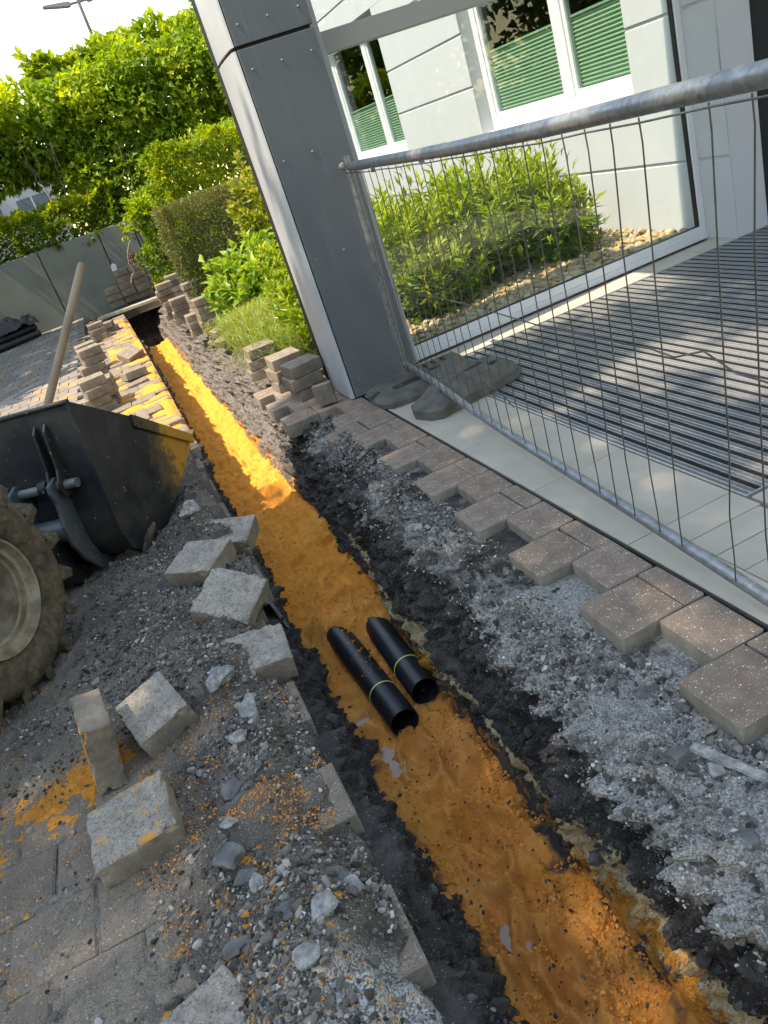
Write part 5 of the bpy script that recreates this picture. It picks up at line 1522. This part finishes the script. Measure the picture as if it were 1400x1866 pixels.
# quick coupler
cp = [(.835, .575), (.865, .585), (.90, .57), (.915, .52), (.895, .465), (.90, .42), (.935, .34), (.962, .22), (.968, .135), (1.0, .075), (.995, .035), (.96, .02), (.905, .02), (.85, .075), (.79, .16), (.758, .26), (.757, .36), (.785, .42), (.80, .47), (.79, .53), (.80, .565)]
coup = link('quick_coupler', None, ld)
b = MB(); b.prism(cp, .205, .228, lambda a, c, h_: (a, h_, c)); coup2 = b.obj('coupler_plate', MAT['coupler_grey'], ld, bevel=.003, seg=1)
bpy.data.objects.remove(coup)
for yy in (.44, .90, 1.12):
    b = MB(); b.prism(cp, yy, yy + .022, lambda a, c, h_: (a, h_, c)); b.obj('coupler_plate', MAT['coupler_grey'], ld, bevel=.003, seg=1)
b = MB(); b.tube([(.868, .10, .535), (.868, 1.24, .535)], .024, 14); b.obj('hinge_pin', MAT['hub_grey'], ld, smooth=True)
b = MB(); b.tube([(.868, .165, .535), (.868, .206, .535)], .030, 16); b.obj('pin_head', MAT['coupler_grey'], ld, smooth=True)
b = MB(); b.tube([(.868, .255, .535), (.868, .30, .535)], .048, 18); b.obj('collar', MAT['bucket_black'], ld, smooth=True)
b = MB(); b.tube([(.835, .23, .315), (.835, 1.12, .315)], .062, 22); b.obj('cross_tube', MAT['coupler_grey'], ld, smooth=True)
b = MB(); b.prism([(.70, .30), (.76, .34), (.80, .26), (.82, .10), (.90, .03), (.84, .005), (.74, .06), (.68, .16)], .30, 1.06, lambda a, c, h_: (a, h_, c)); b.obj('lower_plate', MAT['bucket_black'], ld, bevel=.004, seg=1)
b = MB()
for yy in (.50, .80):
    b.prism([(.80, .26), (.86, .36), (.2, .98), (-.5, 1.22), (-.52, 1.08), (.12, .84)], yy, yy + .09, lambda a, c, h_: (a, h_, c))
b.obj('lift_arm', MAT['coupler_grey'], ld, bevel=.006, seg=1)
b = MB(); b.box(-1.9, -.0, .40, .96, .38, .95); b.box(-1.5, -.45, .30, 1.06, .95, 1.35); b.obj('chassis', MAT['coupler_grey'], ld, bevel=.03)
b = MB(); b.tube([(0, .25, .45), (0, 1.1, .45)], .06, 14); b.obj('axle', MAT['bucket_black'], ld, smooth=True)

def wheel(yface, sgn, x=0.):
    root_parts = []
    RO = .438
    f = lambda a, p, q_: (p + x, yface + sgn * a, q_ + .451)
    b = MB()
    tp_ = [(.045, .232), (.015, .240), (-.004, .262), (-.014, .30), (-.016, .35), (-.008, .385), (.012, .402), (.05, .410), (.16, .415), (.27, .410), (.308, .402), (.33, .385), (.335, .33), (.32, .26), (.28, .23)]
    b.lathe(tp_, 72, f)
    # lugs
    nl = 17
    for k in range(nl):
        for hlf in (0, 1):
            a0 = 2 * math.pi * (k + .5 * hlf) / nl
            s0, s1 = (.0, .175) if hlf == 0 else (.32, .145)
            V_ = []
            for (a_, dw) in ((0, 1), (1, 1)):
                pass
            yin = [s0, s1]
            sk = .20
            for j, yv in enumerate(yin):
                aa = a0 + sk * j
                wv = .042 if j == 0 else .034
                for (da, rr) in ((-wv * 1.5, RO - .034), (wv * 1.5, RO - .034), (wv * .85, RO + .030 - .004 * j), (-wv * .85, RO + .024 - .004 * j)):
                    V_.append(f(yv, rr * math.cos(aa + da), rr * math.sin(aa + da)))
            # shoulder foot running down the sidewall
            yv = s0 - .012 if hlf == 0 else s0 + .012
            for (da, rr) in ((-.036 * 1.1, RO - .062), (.036 * 1.1, RO - .062)):
                V_.append(f(yv, rr * math.cos(a0 + da), rr * math.sin(a0 + da)))
            b.add(V_, [(0, 1, 2, 3), (4, 7, 6, 5), (0, 4, 5, 1), (1, 5, 6, 2), (2, 6, 7, 3), (3, 7, 4, 0), (8, 9, 1, 0), (0, 3, 8), (1, 9, 2), (3, 2, 9, 8)])
    w = b.obj('wheel', MAT['tyre_muddy'], ld, smooth=True)
    b = MB()
    b.lathe([(.05, .234), (.012, .236), (.000, .244), (-.008, .241), (-.006, .232), (.010, .224), (.022, .216), (.026, .200), (.046, .194), (.052, .184), (.100, .172), (.118, .160), (.120, .142), (.092, .134)], 64, f)
    b.obj('rim', MAT['rim_muddy'], w, smooth=True)
    b = MB(); b.lathe([(.092, .1345), (.088, .120), (.088, .062), (.050, .056), (.044, .040), (.044, .0005)], 40, f); b.obj('hub', MAT['hub_grey'], w, smooth=True)
    for k in range(6):
        a_ = 2 * math.pi * k / 6
        c_ = f(.088, .095 * math.cos(a_), .082 * math.sin(a_))
        b = MB(); b.tube([(c_[0], c_[1], c_[2]), (c_[0], c_[1] - sgn * .016, c_[2])], .010, 6); b.obj('wheel_nut', MAT['hub_grey'], w)
wheel(0, 1); wheel(1.36, -1); wheel(0, 1, -1.55); wheel(1.36, -1, -1.55)

# wooden handle standing in the bucket
h0, h1 = Vector((-.846, 4.45, .42)), Vector((-.046, 4.55, 1.415))
b = MB(); dv = (h1 - h0)
b.tube([Vector((0, 0, 0)), dv * .5, dv * .985, dv], [.0225, .022, .0215, .014], 16)
hd_ = empty('tool_handle', h0, 0, 'round wooden tool handle standing up out of the bucket', 'tool handle')
b.obj('shaft', MAT['wood_handle'], hd_, smooth=True)
b = MB(); b.tube([-dv.normalized() * .10, dv.normalized() * .06], .028, 12); b.obj('ferrule', MAT['bucket_black'], hd_, smooth=True)

# ================================================================== trees left of and behind the view (they shade the foreground and mirror in the windows)
def tree(loc, h, specs, seed, label, n_leaf=.20):
    root = empty('lime_tree', loc, 0, label, 'tree', 'trees along the left side')
    b = MB(); b.tube([(0, 0, -.1), (.05, .03, h * .25), (-.05, .05, h * .5), (0, 0, h * .8)], [.19, .15, .11, .04], 10)
    rr = random.Random(seed)
    for (n, c, r) in specs: b.tube([(0, 0, h * rr.uniform(.25, .45)), (c[0] * .5, c[1] * .5, c[2] * .75), (c[0], c[1], c[2])], [.08, .05, .02], 6)
    b.obj('trunk', MAT['bark'], root, smooth=True, fixn=False)
    P_, D_ = [], []
    g_ = np.random.default_rng(seed)
    for (n, c, r) in specs:
        p, d_ = pts_ellipsoid(n, c, r, seed, .2, .3); seed += 1
        P_.append(p); D_.append(d_ + g_.normal(0, .5, (n, 3)) - [0, 0, .3])
    P_, D_ = np.concatenate(P_), np.concatenate(D_)
    L_ = n_leaf * g_.uniform(.7, 1.2, len(P_))
    o = leaf_obj('crown', 'leaf_tree', root, P_, D_, L_, L_ * .8, seed); o['kind'] = 'stuff'
SH = 1 / math.tan(SUN_EL)
def over(x, y, z): return (x - SH * z * math.cos(SUN_AZ), y - SH * z * math.sin(SUN_AZ), z)
T0 = Vector((-9.2, 2.2, 0))
sp = []
for (x, y, z, r) in ((-.9, 1.0, 6.2, 1.15), (.3, .9, 6.4, 1.1), (1.2, 1.6, 6.6, .95), (-.4, 2.3, 6.0, 1.2), (.7, 2.6, 6.6, 1.15), (-1.2, 3.6, 6.0, 1.1), (-.1, 3.9, 6.3, 1.15), (1.1, 3.7, 6.5, .95), (.6, 4.6, 6.4, .80), (-1.0, 5.0, 6.0, .9), (-.2, 5.3, 6.2, .5), (1.7, 2.8, 6.9, .7), (2.4, 4.3, 7.2, .6), (3.6, 3.9, 7.4, .8), (-2.2, 2.2, 5.6, 1.2), (-2.2, 4.0, 5.6, 1.1), (1.9, .8, 6.8, .7), (1.2, 5.4, 6.7, .42), (1.6, 4.35, 6.6, .62), (2.0, 4.2, 6.9, .55), (1.5, 4.9, 6.5, .5)):
    p = Vector(over(x, y, z + 6.5)) - T0
    sp.append((int(820 * r * r), tuple(p), (r, r * .9, r * .7)))
tree(T0, 14, sp, 800, 'broad lime tree shading the near end of the trench')
T1 = Vector((-6.5, 14.5, 0))
sp = []
for (x, y, z, r) in ((-1.6, 12.8, 4.6, .8), (-1.5, 14.3, 5.0, .9), (-1.6, 16, 5.2, 1.0), (-2.8, 13.5, 4.8, 1.1), (-3.0, 15.5, 5.2, 1.2), (-.6, 16.9, 5.4, .9), (-4.2, 12.5, 4.6, 1.2), (-1.35, 11.6, 4.6, .5), (.2, 17.6, 5.6, .8), (-2.4, 11.2, 4.6, .9), (-1.0, 15.2, 5.2, .7), (-2.2, 16.8, 5.4, 1.1), (-.9, 13.6, 5, .45), (-3.8, 16.5, 5, 1.2), (-3.4, 14.5, 5, 1.1)):
    p = Vector(over(x, y, z)) - T1
    sp.append((int(1500 * r * r), tuple(p), (r, r, r * .7)))
tree(T1, 6.0, sp, 840, 'lime tree shading the drive before the retaining wall')
for i, (x, y) in enumerate(((-11, 3), (-11.5, 8), (-12, 13), (-11, 18.5), (-12, 25), (-13, 31), (-12, 37), (-13, 44), (-8.6, 27.5), (-6.6, 30.5), (-5, -9), (0, -10.5), (5, -9.5), (9.5, -10), (14, -9), (18, -11))):  # trees behind the camera are added to keep bright sky out of the glass
    sp = [(420, (gv.uniform(-1.2, 1.2), gv.uniform(-2, 2), gv.uniform(1.0, 7.0)), (1.9, 2.3, 1.7)) for _ in range(12)]
    ordn = ('first', 'second', 'third', 'fourth', 'fifth', 'sixth', 'seventh', 'eighth', 'ninth', 'last')
    lab = ordn[i] + ' of the lime trees in the row beyond the drive' if i < 10 else ordn[i - 10] + ' of the lime trees added unseen behind the camera'
    tree(Vector((x, y, 0)), 5, sp, 900 + i * 20, lab, .3)
